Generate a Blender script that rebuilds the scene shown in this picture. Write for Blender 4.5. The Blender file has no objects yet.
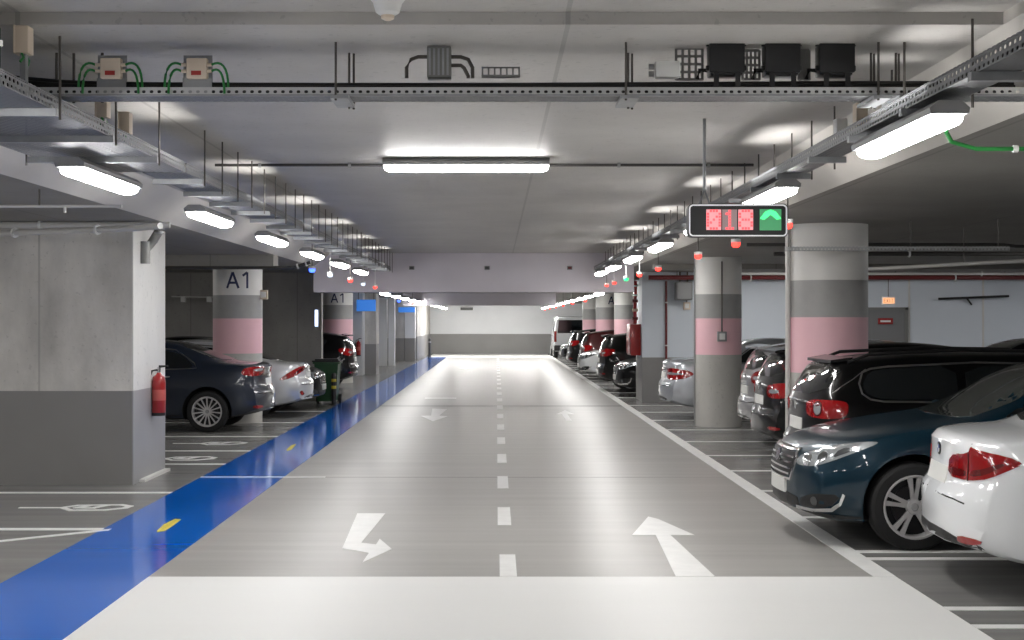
import bpy, bmesh, math, random
from mathutils import Vector, Matrix
from mathutils.bvhtree import BVHTree
random.seed(4)
SC = bpy.context.scene
COL = SC.collection
PI = math.pi
EYE = 1.74          # camera height above the floor
FOC = 1422.0        # focal length in pixels of the 1024 px wide frame

# ------------------------------------------------------------------ helpers
class MB:
    """collects geometry, then links it as ONE mesh object"""
    def __init__(s):
        s.v = []; s.f = []; s.m = []
    def add(s, vs, fs, m=0):
        b = len(s.v); s.v += [Vector(p) for p in vs]
        for f in fs:
            s.f.append(tuple(b + i for i in f)); s.m.append(m)
        return s
    def box(s, x0, x1, y0, y1, z0, z1, m=0):
        vs = [(x0,y0,z0),(x1,y0,z0),(x1,y1,z0),(x0,y1,z0),(x0,y0,z1),(x1,y0,z1),(x1,y1,z1),(x0,y1,z1)]
        return s.add(vs, [(0,3,2,1),(4,5,6,7),(0,1,5,4),(1,2,6,5),(2,3,7,6),(3,0,4,7)], m)
    def bevbox(s, x0, x1, y0, y1, z0, z1, b=.01, m=0):
        bm = bmesh.new(); bmesh.ops.create_cube(bm, size=1)
        for v in bm.verts:
            v.co = Vector((x0+(v.co.x+.5)*(x1-x0), y0+(v.co.y+.5)*(y1-y0), z0+(v.co.z+.5)*(z1-z0)))
        bmesh.ops.bevel(bm, geom=bm.edges[:], offset=b, segments=2, affect='EDGES', profile=.6)
        bm.verts.index_update()
        s.add([v.co.copy() for v in bm.verts], [[v.index for v in f.verts] for f in bm.faces], m); bm.free()
        return s
    def prism(s, pts, vec, m=0):
        """closed polygon (list of 3D points) extruded along vec"""
        n = len(pts); vec = Vector(vec)
        a = [Vector(p) for p in pts]; b = [p + vec for p in a]
        fs = [tuple(range(n))[::-1], tuple(range(n, 2*n))]
        for i in range(n):
            j = (i+1) % n; fs.append((i, j, n+j, n+i))
        return s.add(a+b, fs, m)
    def tube(s, pts, r, n=8, m=0, cap=True):
        pts = [Vector(p) for p in pts]; rings = []
        up = Vector((0,0,1))
        for i, p in enumerate(pts):
            t = (pts[min(i+1, len(pts)-1)] - pts[max(i-1, 0)]).normalized()
            u = up if abs(t.dot(up)) < .95 else Vector((1,0,0))
            a = t.cross(u).normalized(); b = t.cross(a).normalized()
            rr = r[i] if isinstance(r, (list, tuple)) else r
            rings.append([p + a*rr*math.cos(2*PI*k/n) + b*rr*math.sin(2*PI*k/n) for k in range(n)])
        vs = [q for ring in rings for q in ring]; fs = []
        for i in range(len(pts)-1):
            for k in range(n):
                l = (k+1) % n
                fs.append((i*n+k, i*n+l, (i+1)*n+l, (i+1)*n+k))
        if cap:
            fs.append(tuple(range(n))[::-1]); fs.append(tuple((len(pts)-1)*n+k for k in range(n)))
        return s.add(vs, fs, m)
    def lathe(s, prof, n=24, m=0, axis='z', c=(0,0,0), mats=None, cap=True):
        """prof: (r, h) pairs; revolved about the axis"""
        c = Vector(c); vs = []
        for r, h in prof:
            for k in range(n):
                a = 2*PI*k/n; x, y = r*math.cos(a), r*math.sin(a)
                vs.append(c + (Vector((x, y, h)) if axis == 'z' else Vector((x, h, y))))
        b = len(s.v); s.v += vs
        for i in range(len(prof)-1):
            for k in range(n):
                l = (k+1) % n
                s.f.append((b+i*n+k, b+i*n+l, b+(i+1)*n+l, b+(i+1)*n+k)); s.m.append(mats[i] if mats else m)
        for i in (0, len(prof)-1):
            if cap and prof[i][0] > 1e-4:
                s.f.append(tuple(b+i*n+k for k in range(n))); s.m.append((mats[0] if i == 0 else mats[-1]) if mats else m)
        return s
    def build(s, name, mats, parent=None, smooth=None, loc=None):
        me = bpy.data.meshes.new(name)
        o0 = Vector(loc) if loc is not None else Vector((0,0,0))
        me.from_pydata([v - o0 for v in s.v], [], s.f)
        mats = mats if isinstance(mats, (list, tuple)) else [mats]
        for m in mats: me.materials.append(m)
        if len(mats) > 1: me.polygons.foreach_set('material_index', s.m)
        bm = bmesh.new(); bm.from_mesh(me)
        bmesh.ops.recalc_face_normals(bm, faces=bm.faces[:]); bm.to_mesh(me); bm.free()
        if smooth is not None:
            me.polygons.foreach_set('use_smooth', [True]*len(me.polygons))
            me.set_sharp_from_angle(angle=math.radians(smooth))
        o = bpy.data.objects.new(name, me); COL.objects.link(o)
        o.location = o0
        if parent is not None: o.parent = parent
        return o

def tag(o, label=None, cat=None, group=None, kind=None):
    for k, v in (('label', label), ('category', cat), ('group', group), ('kind', kind)):
        if v: o[k] = v
    return o
def thing(name, loc, label, cat, group=None, rz=0):
    o = bpy.data.objects.new(name, None); COL.objects.link(o)
    o.empty_display_size = .1
    o.location = loc; o.rotation_euler = (0, 0, rz)
    return tag(o, label, cat, group)
def struct(mb, name, mats, smooth=None):
    return tag(mb.build(name, mats, None, smooth), kind='structure')
def copy_tree(o, parent=None):
    c = o.copy(); COL.objects.link(c)
    if parent is not None: c.parent = parent
    for ch in list(o.children): copy_tree(ch, c)
    return c
ORD = ['nearest','second','third','fourth','fifth','sixth','seventh','eighth','ninth','tenth','eleventh','twelfth','thirteenth','fourteenth','fifteenth','sixteenth']

# ------------------------------------------------------------------ materials
def srgb(r, g, b):
    f = lambda c: (c/12.92 if c <= .04045 else ((c+.055)/1.055)**2.4)
    return (f(r/255), f(g/255), f(b/255), 1)
def mat(name, col, rough=.5, metal=0, coat=0, spec=.5, noise=None, bump=None, emit=None, estr=0):
    """noise=(scale, amount, (sx,sy,sz)): slow tint; bump=(scale, strength)"""
    m = bpy.data.materials.new(name); m.use_nodes = True
    nt = m.node_tree; b = nt.nodes['Principled BSDF']
    b.inputs['Base Color'].default_value = col; b.inputs['Roughness'].default_value = rough
    b.inputs['Metallic'].default_value = metal; b.inputs['Coat Weight'].default_value = coat
    b.inputs['Coat Roughness'].default_value = .04
    b.inputs['Specular IOR Level'].default_value = spec
    if emit:
        b.inputs['Emission Color'].default_value = emit; b.inputs['Emission Strength'].default_value = estr
    if noise or bump:
        tc = nt.nodes.new('ShaderNodeTexCoord')
    if noise:
        mp = nt.nodes.new('ShaderNodeMapping'); mp.inputs['Scale'].default_value = noise[2] if len(noise) > 2 else (1,1,1)
        nt.links.new(tc.outputs['Object'], mp.inputs[0])
        n = nt.nodes.new('ShaderNodeTexNoise'); n.inputs['Scale'].default_value = noise[0]; n.inputs['Detail'].default_value = 6
        n.inputs['Roughness'].default_value = .6
        nt.links.new(mp.outputs[0], n.inputs['Vector'])
        r = nt.nodes.new('ShaderNodeValToRGB'); a = noise[1]
        r.color_ramp.elements[0].position = .3; r.color_ramp.elements[1].position = .7
        r.color_ramp.elements[0].color = tuple(c*(1-a) for c in col[:3]) + (1,)
        r.color_ramp.elements[1].color = tuple(min(1, c*(1+a)) for c in col[:3]) + (1,)
        nt.links.new(n.outputs['Fac'], r.inputs[0]); nt.links.new(r.outputs[0], b.inputs['Base Color'])
    if bump:
        n2 = nt.nodes.new('ShaderNodeTexNoise'); n2.inputs['Scale'].default_value = bump[0]; n2.inputs['Detail'].default_value = 4
        nt.links.new(tc.outputs['Object'], n2.inputs['Vector'])
        bp = nt.nodes.new('ShaderNodeBump'); bp.inputs['Strength'].default_value = bump[1]; bp.inputs['Distance'].default_value = .02
        nt.links.new(n2.outputs['Fac'], bp.inputs['Height']); nt.links.new(bp.outputs[0], b.inputs['Normal'])
    return m

def mnode(nt, op, a, b=None):
    n = nt.nodes.new('ShaderNodeMath'); n.operation = op
    for i, x in enumerate((a, b)):
        if x is None: continue
        if isinstance(x, (int, float)): n.inputs[i].default_value = x
        else: nt.links.new(x, n.inputs[i])
    return n.outputs[0]
def perforated(name, col, ax, px, ay, py, hx, hy, rough=.4, metal=.9):
    """sheet steel with a grid of real see-through slots (axes ax, ay of object space)"""
    m = bpy.data.materials.new(name); m.use_nodes = True; nt = m.node_tree
    b = nt.nodes['Principled BSDF']; out = nt.nodes['Material Output']
    b.inputs['Base Color'].default_value = col; b.inputs['Roughness'].default_value = rough; b.inputs['Metallic'].default_value = metal
    tc = nt.nodes.new('ShaderNodeTexCoord'); sp = nt.nodes.new('ShaderNodeSeparateXYZ')
    nt.links.new(tc.outputs['Object'], sp.inputs[0])
    ds = []
    row = mnode(nt, 'FLOOR', mnode(nt, 'DIVIDE', sp.outputs[ay], py))
    for a, p, h, sh in ((ax, px, hx, True), (ay, py, hy, False)):
        q = mnode(nt, 'DIVIDE', sp.outputs[a], p)
        if sh: q = mnode(nt, 'ADD', q, mnode(nt, 'MULTIPLY', row, .5))
        fr = mnode(nt, 'FRACT', q)
        d = mnode(nt, 'DIVIDE', mnode(nt, 'ABSOLUTE', mnode(nt, 'SUBTRACT', fr, .5)), h)
        ds.append(mnode(nt, 'POWER', d, 2.5))
    hole = mnode(nt, 'LESS_THAN', mnode(nt, 'ADD', ds[0], ds[1]), 1)
    tr = nt.nodes.new('ShaderNodeBsdfTransparent'); mx = nt.nodes.new('ShaderNodeMixShader')
    nt.links.new(hole, mx.inputs[0]); nt.links.new(b.outputs[0], mx.inputs[1]); nt.links.new(tr.outputs[0], mx.inputs[2])
    nt.links.new(mx.outputs[0], out.inputs['Surface'])
    return m
def concrete(name, col, amt=.22, joint=None, jaxis=0, rough=.75, spec=.3, hjoint=None):
    """board-marked concrete: blotches, pores, optional vertical form joints every `joint` metres"""
    m = mat(name, col, rough, spec=spec, noise=(1.3, amt, (1,1,.5)), bump=(28, .12))
    nt = m.node_tree; b = nt.nodes['Principled BSDF']
    src = b.inputs['Base Color'].links[0].from_socket
    tc = [n for n in nt.nodes if n.type == 'TEX_COORD'][0]
    pn = nt.nodes.new('ShaderNodeTexNoise'); pn.inputs['Scale'].default_value = 22; pn.inputs['Detail'].default_value = 3
    nt.links.new(tc.outputs['Object'], pn.inputs['Vector'])
    fac = mnode(nt, 'MULTIPLY', mnode(nt, 'GREATER_THAN', pn.outputs['Fac'], .66), .25)
    sp = nt.nodes.new('ShaderNodeSeparateXYZ'); nt.links.new(tc.outputs['Object'], sp.inputs[0])
    for jj, ax in ((joint, jaxis), (hjoint, 2 if jaxis != 2 else 1)):
        if jj:
            fr = mnode(nt, 'FRACT', mnode(nt, 'DIVIDE', mnode(nt, 'ADD', sp.outputs[ax], 100.37*jj), jj))
            ln = mnode(nt, 'LESS_THAN', mnode(nt, 'ABSOLUTE', mnode(nt, 'SUBTRACT', fr, .5)), .011/jj)
            fac = mnode(nt, 'MAXIMUM', fac, mnode(nt, 'MULTIPLY', ln, .45))
    mx = nt.nodes.new('ShaderNodeMix'); mx.data_type = 'RGBA'
    nt.links.new(fac, mx.inputs['Factor']); nt.links.new(src, mx.inputs['A'])
    mx.inputs['B'].default_value = tuple(c*.45 for c in col[:3]) + (1,)
    nt.links.new(mx.outputs['Result'], b.inputs['Base Color'])
    return m
def floor_mat(name, col, amt, rough=(.16, .34), spec=.5):
    """power-floated epoxy floor: streaks across the aisle, uneven gloss"""
    m = mat(name, col, .25, spec=spec, noise=(1.0, amt, (.22, 4.5, 1)))
    nt = m.node_tree; b = nt.nodes['Principled BSDF']
    for q in nt.nodes:
        if q.type == 'TEX_NOISE': q.inputs['Detail'].default_value = 5
        if q.type == 'VALTORGB':
            q.color_ramp.interpolation = 'B_SPLINE'; q.color_ramp.elements[0].position = .15; q.color_ramp.elements[1].position = .85
    tc = [n for n in nt.nodes if n.type == 'TEX_COORD'][0]
    mp = nt.nodes.new('ShaderNodeMapping'); mp.inputs['Scale'].default_value = (.35, 1.3, 1); nt.links.new(tc.outputs['Object'], mp.inputs[0])
    n = nt.nodes.new('ShaderNodeTexNoise'); n.inputs['Scale'].default_value = 1.2; n.inputs['Detail'].default_value = 1
    nt.links.new(mp.outputs[0], n.inputs['Vector'])
    mr = nt.nodes.new('ShaderNodeMapRange'); mr.inputs['From Min'].default_value = .15; mr.inputs['From Max'].default_value = .85
    mr.inputs['To Min'].default_value = rough[0]; mr.inputs['To Max'].default_value = rough[1]
    nt.links.new(n.outputs['Fac'], mr.inputs['Value']); b.inputs['Roughness'].default_value = (rough[0]+rough[1])/2
    return m

M = {}
M['floor'] = floor_mat('aisle_epoxy', srgb(160,158,154), .26, (.29,.37), .38)
M['bayfloor'] = floor_mat('bay_epoxy', srgb(130,129,127), .36, (.22,.30), .42)
M['whitefloor'] = floor_mat('white_floor_paint', srgb(230,230,228), .02, (.36,.46), .36)
M['blue'] = floor_mat('blue_floor_paint', srgb(3,102,206), .08, (.08,.12))
M['line'] = mat('line_paint', srgb(232,232,230), .4, noise=(6,.06))
M['yellow'] = mat('yellow_paint', srgb(214,196,60), .4)
M['concrete'] = concrete('raw_concrete', srgb(202,199,194), .30, 1.25, 0, hjoint=None)
M['concrete_dark'] = concrete('dark_concrete', srgb(158,156,152), .16, 2.3, 0)
M['column'] = concrete('column_concrete', srgb(190,188,183), .14)
M['column_grey'] = mat('column_grey_band', srgb(164,163,161), .5, noise=(2,.12), bump=(20,.05))
M['column_pink'] = mat('column_pink_band', srgb(240,194,202), .45, noise=(1.5,.04))
M['column_white'] = mat('column_white_top', srgb(228,226,222), .5, noise=(2,.04))
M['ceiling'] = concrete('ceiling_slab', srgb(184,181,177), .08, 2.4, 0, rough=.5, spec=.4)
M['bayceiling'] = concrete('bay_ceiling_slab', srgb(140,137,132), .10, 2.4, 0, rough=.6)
M['beam'] = mat('beam_paint', srgb(208,203,210), .5, noise=(1,.05))
M['haunch'] = mat('haunch_paint', srgb(196,192,186), .55, noise=(1.5,.05))
M['wall_white'] = mat('white_wall_paint', srgb(226,227,229), .5, noise=(.8,.03))
M['wall_bluewhite'] = mat('cool_white_wall', srgb(206,212,220), .5, noise=(.8,.03))
M['concrete_pale'] = concrete('pale_concrete', srgb(214,213,210), .06)
M['dado_pale'] = mat('pale_grey_dado_paint', srgb(158,158,160), .45, noise=(1,.06))
M['dado'] = mat('grey_dado_paint', srgb(136,134,133), .45, noise=(1,.06))
M['galv'] = mat('galvanised_steel', srgb(158,160,162), .45, .8, noise=(9,.12))
M['galv_perf_xy'] = perforated('perforated_bed', srgb(140,141,143), 0, .05, 1, .03, .36, .26, .5, .8)
M['galv_perf_yz'] = perforated('perforated_rail_long', srgb(140,141,143), 1, .05, 2, .028, .3, .3, .5, .8)
M['galv_perf_xz'] = perforated('perforated_rail_cross', srgb(196,197,198), 0, .036, 2, .03, .24, .22, .5, .45)
M['rod'] = mat('threaded_rod_steel', srgb(96,92,88), .5, .6)
M['black'] = mat('black_plastic', srgb(24,24,26), .4)
M['rubber'] = mat('black_rubber', srgb(22,22,23), .75)
M['cable'] = mat('black_cable', srgb(26,25,25), .5)
M['green_cable'] = mat('green_cable', srgb(40,130,60), .45)
M['darkgreen'] = mat('dark_green_conduit', srgb(58,78,60), .45)
M['cream'] = mat('cream_plastic', srgb(222,206,186), .5)
M['redlabel'] = mat('red_label', srgb(170,52,44), .5)
M['white'] = mat('white_plastic', srgb(228,228,226), .4)
M['grey'] = mat('grey_plastic', srgb(150,150,150), .5)
M['greybox'] = mat('grey_metal_box', srgb(128,128,126), .45, .3)
M['red'] = mat('red_enamel', srgb(158,26,26), .3, coat=.5)
M['redpipe'] = mat('red_pipe_paint', srgb(104,32,34), .4)
M['pipe'] = mat('white_pipe_paint', srgb(205,203,200), .4)
M['darkpipe'] = mat('dark_pipe', srgb(70,68,66), .5)
M['binGreen'] = mat('green_bin_plastic', srgb(34,74,42), .45)
M['sign_blue'] = mat('blue_sign_face', srgb(62,126,214), .4, emit=srgb(62,126,214), estr=.25)
M['letters'] = mat('navy_letters', srgb(44,50,84), .5)
LENS = (1, .985, .965, 1)
M['lens'] = mat('lit_diffuser', (.9,.9,.9,1), .4, emit=LENS, estr=16)
M['lens_far'] = mat('bright_lit_diffuser', (.9,.9,.9,1), .4, emit=(1,.985,.955,1), estr=17)
M['lens_added'] = mat('added_lamp_diffuser', (.9,.9,.9,1), .4, emit=(1,.985,.955,1), estr=38)  # strong emission for the lamps added near the back wall
M['led_red'] = mat('lit_red_lens', srgb(250,60,50), .4, emit=(1,.035,.025,1), estr=1.6)
M['led_green'] = mat('lit_green_lens', srgb(60,230,120), .4, emit=(.03,1,.2,1), estr=.9)
M['led_blue'] = mat('lit_blue_lens', srgb(40,90,255), .4, emit=(.03,.08,1,1), estr=2.5)
M['led_white'] = mat('lit_pale_lens', srgb(220,230,255), .4, emit=(.7,.82,1,1), estr=.5)
M['led_amber'] = mat('lit_amber_lens', srgb(255,190,140), .4, emit=(1,.45,.22,1), estr=.35)
M['door'] = mat('grey_door_paint', srgb(120,120,122), .45)
# cars
def paint(name, r, g, b, metal=.25, rough=.32, coat=1, spec=.5):
    return mat(name, srgb(r,g,b), rough, metal, coat=coat, spec=spec)
M['p_white'] = paint('white_car_paint', 232,234,236, 0, .35)
M['p_teal'] = paint('dark_teal_car_paint', 2,40,56, .35, .32, .7, .3)
M['p_black'] = paint('black_car_paint', 6,6,7, 0, .3, .55, .15)
M['p_navy'] = paint('dark_navy_car_paint', 34,42,56, .35)
M['p_silver'] = paint('silver_car_paint', 186,190,196, .6)
M['p_grey'] = paint('grey_car_paint', 158,158,160, .5)
M['p_pearl'] = paint('pale_silver_car_paint', 206,208,210, .35)
M['p_red'] = paint('dark_red_car_paint', 70,20,22, .3)
M['glass'] = mat('dark_car_glass', srgb(16,20,22), .06, 0, coat=1, spec=.6)
M['glass_screen'] = mat('windscreen_glass', srgb(60,64,62), .06, 0, coat=1, spec=.6)
M['chrome'] = mat('chrome', srgb(215,216,218), .14, 1)
M['alloy'] = mat('alloy_rim', srgb(196,194,194), .35, .35)
M['alloy_dark'] = mat('dark_alloy', srgb(44,44,46), .4, .6)
M['tail'] = mat('red_tail_lamp', srgb(146,12,16), .12, 0, coat=1)
M['tail_dark'] = mat('dark_red_tail_lamp', srgb(96,10,14), .12, 0, coat=1)
M['clear'] = mat('clear_lamp_glass', srgb(170,175,178), .12, .4, coat=1)
M['lampdark'] = mat('dark_lamp_housing', srgb(70,72,74), .2, .3, coat=1)
M['plate'] = mat('number_plate_white', srgb(222,222,218), .4)
M['plateblue'] = mat('number_plate_band', srgb(30,60,150), .4)
M['trim'] = mat('black_car_trim', srgb(20,20,21), .45)
M['arch'] = mat('wheel_arch_liner', srgb(10,10,10), .9)
# ------------------------------------------------------------------ the setting
def fl(px, py):
    """floor point seen at a pixel (used only to read off the painted marks)"""
    d = EYE*FOC/(py-320.5)
    return ((px-496.5)/FOC*d, d)
XL, XR, YN, YB = -9.2, 12.0, -7.0, 74.0
ZC, ZN, ZBAY, ZFAR = 3.03, 3.085, 2.775, 2.62
struct(MB().box(XL, XR, YN, YB, -.15, 0), 'floor', M['bayfloor'])
def slab(name, x0, x1, y0, y1, z, m, h=.004):
    return struct(MB().box(x0, x1, y0, y1, 0, h) if z is None else MB().box(x0, x1, y0, y1, z, z+.3), name, m)
slab('floor_aisle', -2.36, 2.64, 9.645, 73.2, None, M['floor'], .002)
slab('floor_white_paint', -2.36, 2.71, .5, 9.645, None, M['whitefloor'], .003)
slab('floor_blue_strip', -3.28, -2.36, .5, 73.2, None, M['blue'], .0025)
slab('floor_end_strip', -3.28, 2.64, 67.5, 73.9, None, M['whitefloor'], .003)
# markings
def mark(name, polys, m='line', h=.0045):
    mb = MB()
    for k, p in enumerate(polys): mb.prism([(x, y, .0005) for x, y in p], (0,0,h+.0003*(k % 7)))
    return struct(mb, name, M[m])
def rect(x0, x1, y0, y1): return [(x0,y0),(x1,y0),(x1,y1),(x0,y1)]
mark('floor_marking_edge_line', [rect(2.555, 2.71, 9.645, 72)])
y = 12.07
mark('floor_marking_dash', [rect(.022, .139, 9.645, 10.55)])
while y < 66:
    mark('floor_marking_dash', [rect(.01, .125, y, y+1.15)]); y += 2.635
for yy in (8.575, 8.07, 10.69, 10.37): mark('floor_marking_bay_line', [rect(2.71, 8.0, yy-.05, yy+.05)])
for yy in (12.55, 14.5, 16.44, 18.3, 20.4, 22.6, 24.75, 26.95, 29.1, 32, 34.3, 36.6, 38.9, 41.2, 43.5, 45.8, 48.1, 50.4, 52.7, 55, 57.3):
    mark('floor_marking_bay_line', [rect(2.71, 8.0, yy-.05, yy+.05)])
for yy in (11.84, 14.35, 17.2, 18.95, 21.3, 24.2, 27.2): mark('floor_marking_bay_line', [rect(-9.0, -3.28, yy-.055, yy+.055)])
a = fl(110, 530); b = fl(0, 541.5)
dx, dy = b[0]-a[0], b[1]-a[1]
mark('floor_marking_hatch_line', [[(a[0],a[1]-.05),(a[0],a[1]+.05),(a[0]+dx*2.2,a[1]+dy*2.2+.05),(a[0]+dx*2.2,a[1]+dy*2.2-.05)]])
def pxpoly(ox, oy, s, pts): return [fl(ox+x/s, oy+y/s) for x, y in pts]
mark('floor_marking_turn_arrow', [pxpoly(256,480,4,[(405,135),(517,135),(420,253),(480,260),(495,237),(543,278),(425,332),(452,293),(345,275)])])
mark('floor_marking_ahead_arrow', [pxpoly(512,480,4,[(545,148),(480,222),(575,222),(655,388),(812,388),(634,222),(730,222),(585,158)])])
mark('floor_marking_turn_arrow', [pxpoly(256,320,4,[(705,355),(764,357),(733,383),(766,386),(707,406),(658,384),(700,383)])])
mark('floor_marking_ahead_arrow', [pxpoly(512,320,4,[(212,362),(176,378),(200,378),(218,404),(240,404),(222,378),(250,378)])])
mark('floor_marking_turn_arrow', [pxpoly(256,320,4,[(820,184),(850,184),(848,190),(870,191),(838,198),(806,192),(825,191)])])
mark('floor_marking_yellow_arrow', [pxpoly(0,480,4,[(628,205),(655,180),(700,157),(724,160),(690,186),(660,205),(630,210)])], 'yellow')
mark('floor_marking_yellow_arrow', [pxpoly(256,320,4,[(122,520),(140,503),(160,497),(152,508),(140,520),(124,524)])], 'yellow')
def wheelchair(cx, cy, sx, sy):
    """lying wheelchair sign in 6 cm strokes: seat back, bent leg, big wheel arc"""
    def st(pts, w=.06):
        out = []
        for (x0,y0),(x1,y1) in zip(pts, pts[1:]):
            x0,x1 = cx+x0*sx, cx+x1*sx; y0,y1 = cy+y0*sy, cy+y1*sy
            L = math.hypot(x1-x0, y1-y0) or 1; nx, ny = -(y1-y0)/L*w/2, (x1-x0)/L*w/2
            ex, ey = (x1-x0)/L*w*.35, (y1-y0)/L*w*.35
            out.append([(x0+nx-ex,y0+ny-ey),(x0-nx-ex,y0-ny-ey),(x1-nx+ex,y1-ny+ey),(x1+nx+ex,y1+ny+ey)])
        return out
    polys = st([(-.95,.0),(-.30,.0)]) + st([(-.30,.0),(-.12,.34),(.55,.42),(.74,.22),(.72,-.05),(.45,-.36),(-.05,-.40),(-.30,.0)]) + st([(.06,.30),(-.06,-.02),(.22,-.06)]) + st([(.36,.36),(.24,.06)])
    mark('floor_marking_wheelchair', polys)
wheelchair(-3.86, 13.2, .58, .48)
wheelchair(-4.0, 17.9, .58, .55)
wheelchair(-4.0, 20.1, .58, .55)
# joints sawn across the aisle
M['joint'] = mat('dark_floor_joint', srgb(70,70,70), .6)
struct(MB().box(-2.36, 2.55, 28.85, 28.98, 0, .0035), 'floor_joint', M['joint'])
struct(MB().box(3.0, 9, 29.6, 29.75, 0, .0035), 'floor_joint', M['joint'])
struct(MB().box(-3.28, -1.9, 15.74, 15.81, 0, .006), 'floor_joint', M['line'])
struct(MB().box(-2.36, 2.55, 15.76, 15.78, 0, .0035), 'floor_joint', M['dado'])
struct(MB().box(-1.6, -.9, 31.6, 32.0, 0, .0045), 'floor_marking_stop_bar', M['line'])

# ceilings
slab('ceiling_front', -3.15, 2.21, YN, 6.2, ZN, M['ceiling'])
slab('ceiling_aisle', -3.15, 2.21, 6.2, 27.2, ZC, M['ceiling'])
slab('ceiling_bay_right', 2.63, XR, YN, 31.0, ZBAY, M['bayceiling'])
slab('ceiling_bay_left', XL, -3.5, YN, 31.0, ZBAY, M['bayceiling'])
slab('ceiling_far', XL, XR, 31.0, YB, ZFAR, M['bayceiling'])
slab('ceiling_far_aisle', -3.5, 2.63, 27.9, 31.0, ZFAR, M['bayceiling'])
for nm, pts in (('ceiling_haunch_right', [(2.21,ZC),(2.63,ZBAY),(2.63,3.36),(2.21,3.36)]), ('ceiling_haunch_left', [(-3.15,ZC),(-3.15,3.36),(-3.5,3.36),(-3.5,ZBAY)])):
    struct(MB().prism([(x, YN, z) for x, z in pts], (0, 27.2-YN, 0)), nm, M['haunch'])
struct(MB().box(-3.5, 2.63, 27.2, 27.9, 2.285, 3.33), 'beam_main', M['beam'])
for i, x in enumerate((-2.1, -.68, 1.24)):
    pass
struct(MB().box(-3.0, 1.9, 45.5, 46.1, 2.222, ZFAR), 'beam_far', M['beam'])
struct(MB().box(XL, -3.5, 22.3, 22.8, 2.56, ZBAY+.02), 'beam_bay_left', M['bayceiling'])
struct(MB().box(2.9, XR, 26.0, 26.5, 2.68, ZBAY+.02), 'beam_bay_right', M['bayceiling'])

# walls (dado paint to 0.995 m)
def wall(name, x0, x1, y0, y1, top, m, dz=.985, dado='dado'):
    mb = MB()
    if dz: mb.box(x0, x1, y0, y1, 0, dz, 1); mb.box(x0, x1, y0, y1, dz, top, 0)
    else: mb.box(x0, x1, y0, y1, 0, top, 0)
    return struct(mb, name, [M[m], M[dado]])
wall('wall_back', XL, XR, YB, YB+.3, ZFAR+.1, 'wall_white', 1.04)
wall('wall_left', XL-.3, XL, YN, YB, 3.0, 'concrete_dark', 0)
wall('wall_right', XR, XR+.3, YN, YB, 3.0, 'wall_bluewhite', .95)
wall('wall_front', XL, XR, YN-.3, YN, 3.4, 'wall_white', .99)
wall('wall_left_block', XL, -3.855, 15.04, 16.5, ZBAY, 'concrete', .995)
wall('wall_left_facing', -3.855, -3.843, 15.045, 16.495, ZBAY-.005, 'concrete_pale', .995, 'dado_pale')
struct(MB().box(-3.843, -3.78, 15.3, 16.48, 0, .03), 'trim_2', M['concrete_pale'])
wall('wall_left_end', XL, -3.78, 30.7, 30.98, ZBAY, 'concrete_dark', 0)
wall('wall_right_end', 3.11, XR, 30.4, 31.7, ZBAY, 'wall_bluewhite', .95)
wall('wall_left_panel', XL, -4.24, 45.0, 46.8, ZFAR, 'wall_white', 0)
wall('wall_left_pier', -4.24, -3.88, 45.8, 47.0, ZFAR, 'concrete', .98)
wall('wall_left_post', -4.5, -4.2, 54.4, 54.8, ZFAR, 'wall_white', 0)
wall('wall_left_mullion', -4.14, -3.9, 54.4, 54.8, ZFAR, 'wall_white', 0)
wall('wall_left_recess', -6, -4.5, 54.9, 55.1, ZFAR, 'concrete', 0)
wall('wall_left_green', -5.5, -3.96, 61.0, 61.8, ZFAR, 'concrete', .98)
wall('wall_left_pilaster', -3.94, -3.5, 61.0, 61.8, ZFAR, 'wall_white', .98)
wall('wall_left_far', -3.75, -3.45, 61.8, YB, ZFAR, 'concrete', 1.04)
# trims on the right end wall, the door in it
for x in (5.0, 6.6, 8.82, 10.4):
    struct(MB().box(x-.02, x+.02, 30.385, 30.4, .95, ZBAY-.1), 'trim_1', M['pipe'])
mb = MB().box(7.92, 8.72, 30.36, 30.4, 0, 1.96, 0).box(7.86, 7.92, 30.34, 30.4, 0, 2.02, 1).box(8.72, 8.78, 30.34, 30.4, 0, 2.02, 1).box(7.86, 8.78, 30.34, 30.4, 1.96, 2.02, 1)
struct(mb, 'door_1', [M['door'], M['greybox']])

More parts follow.
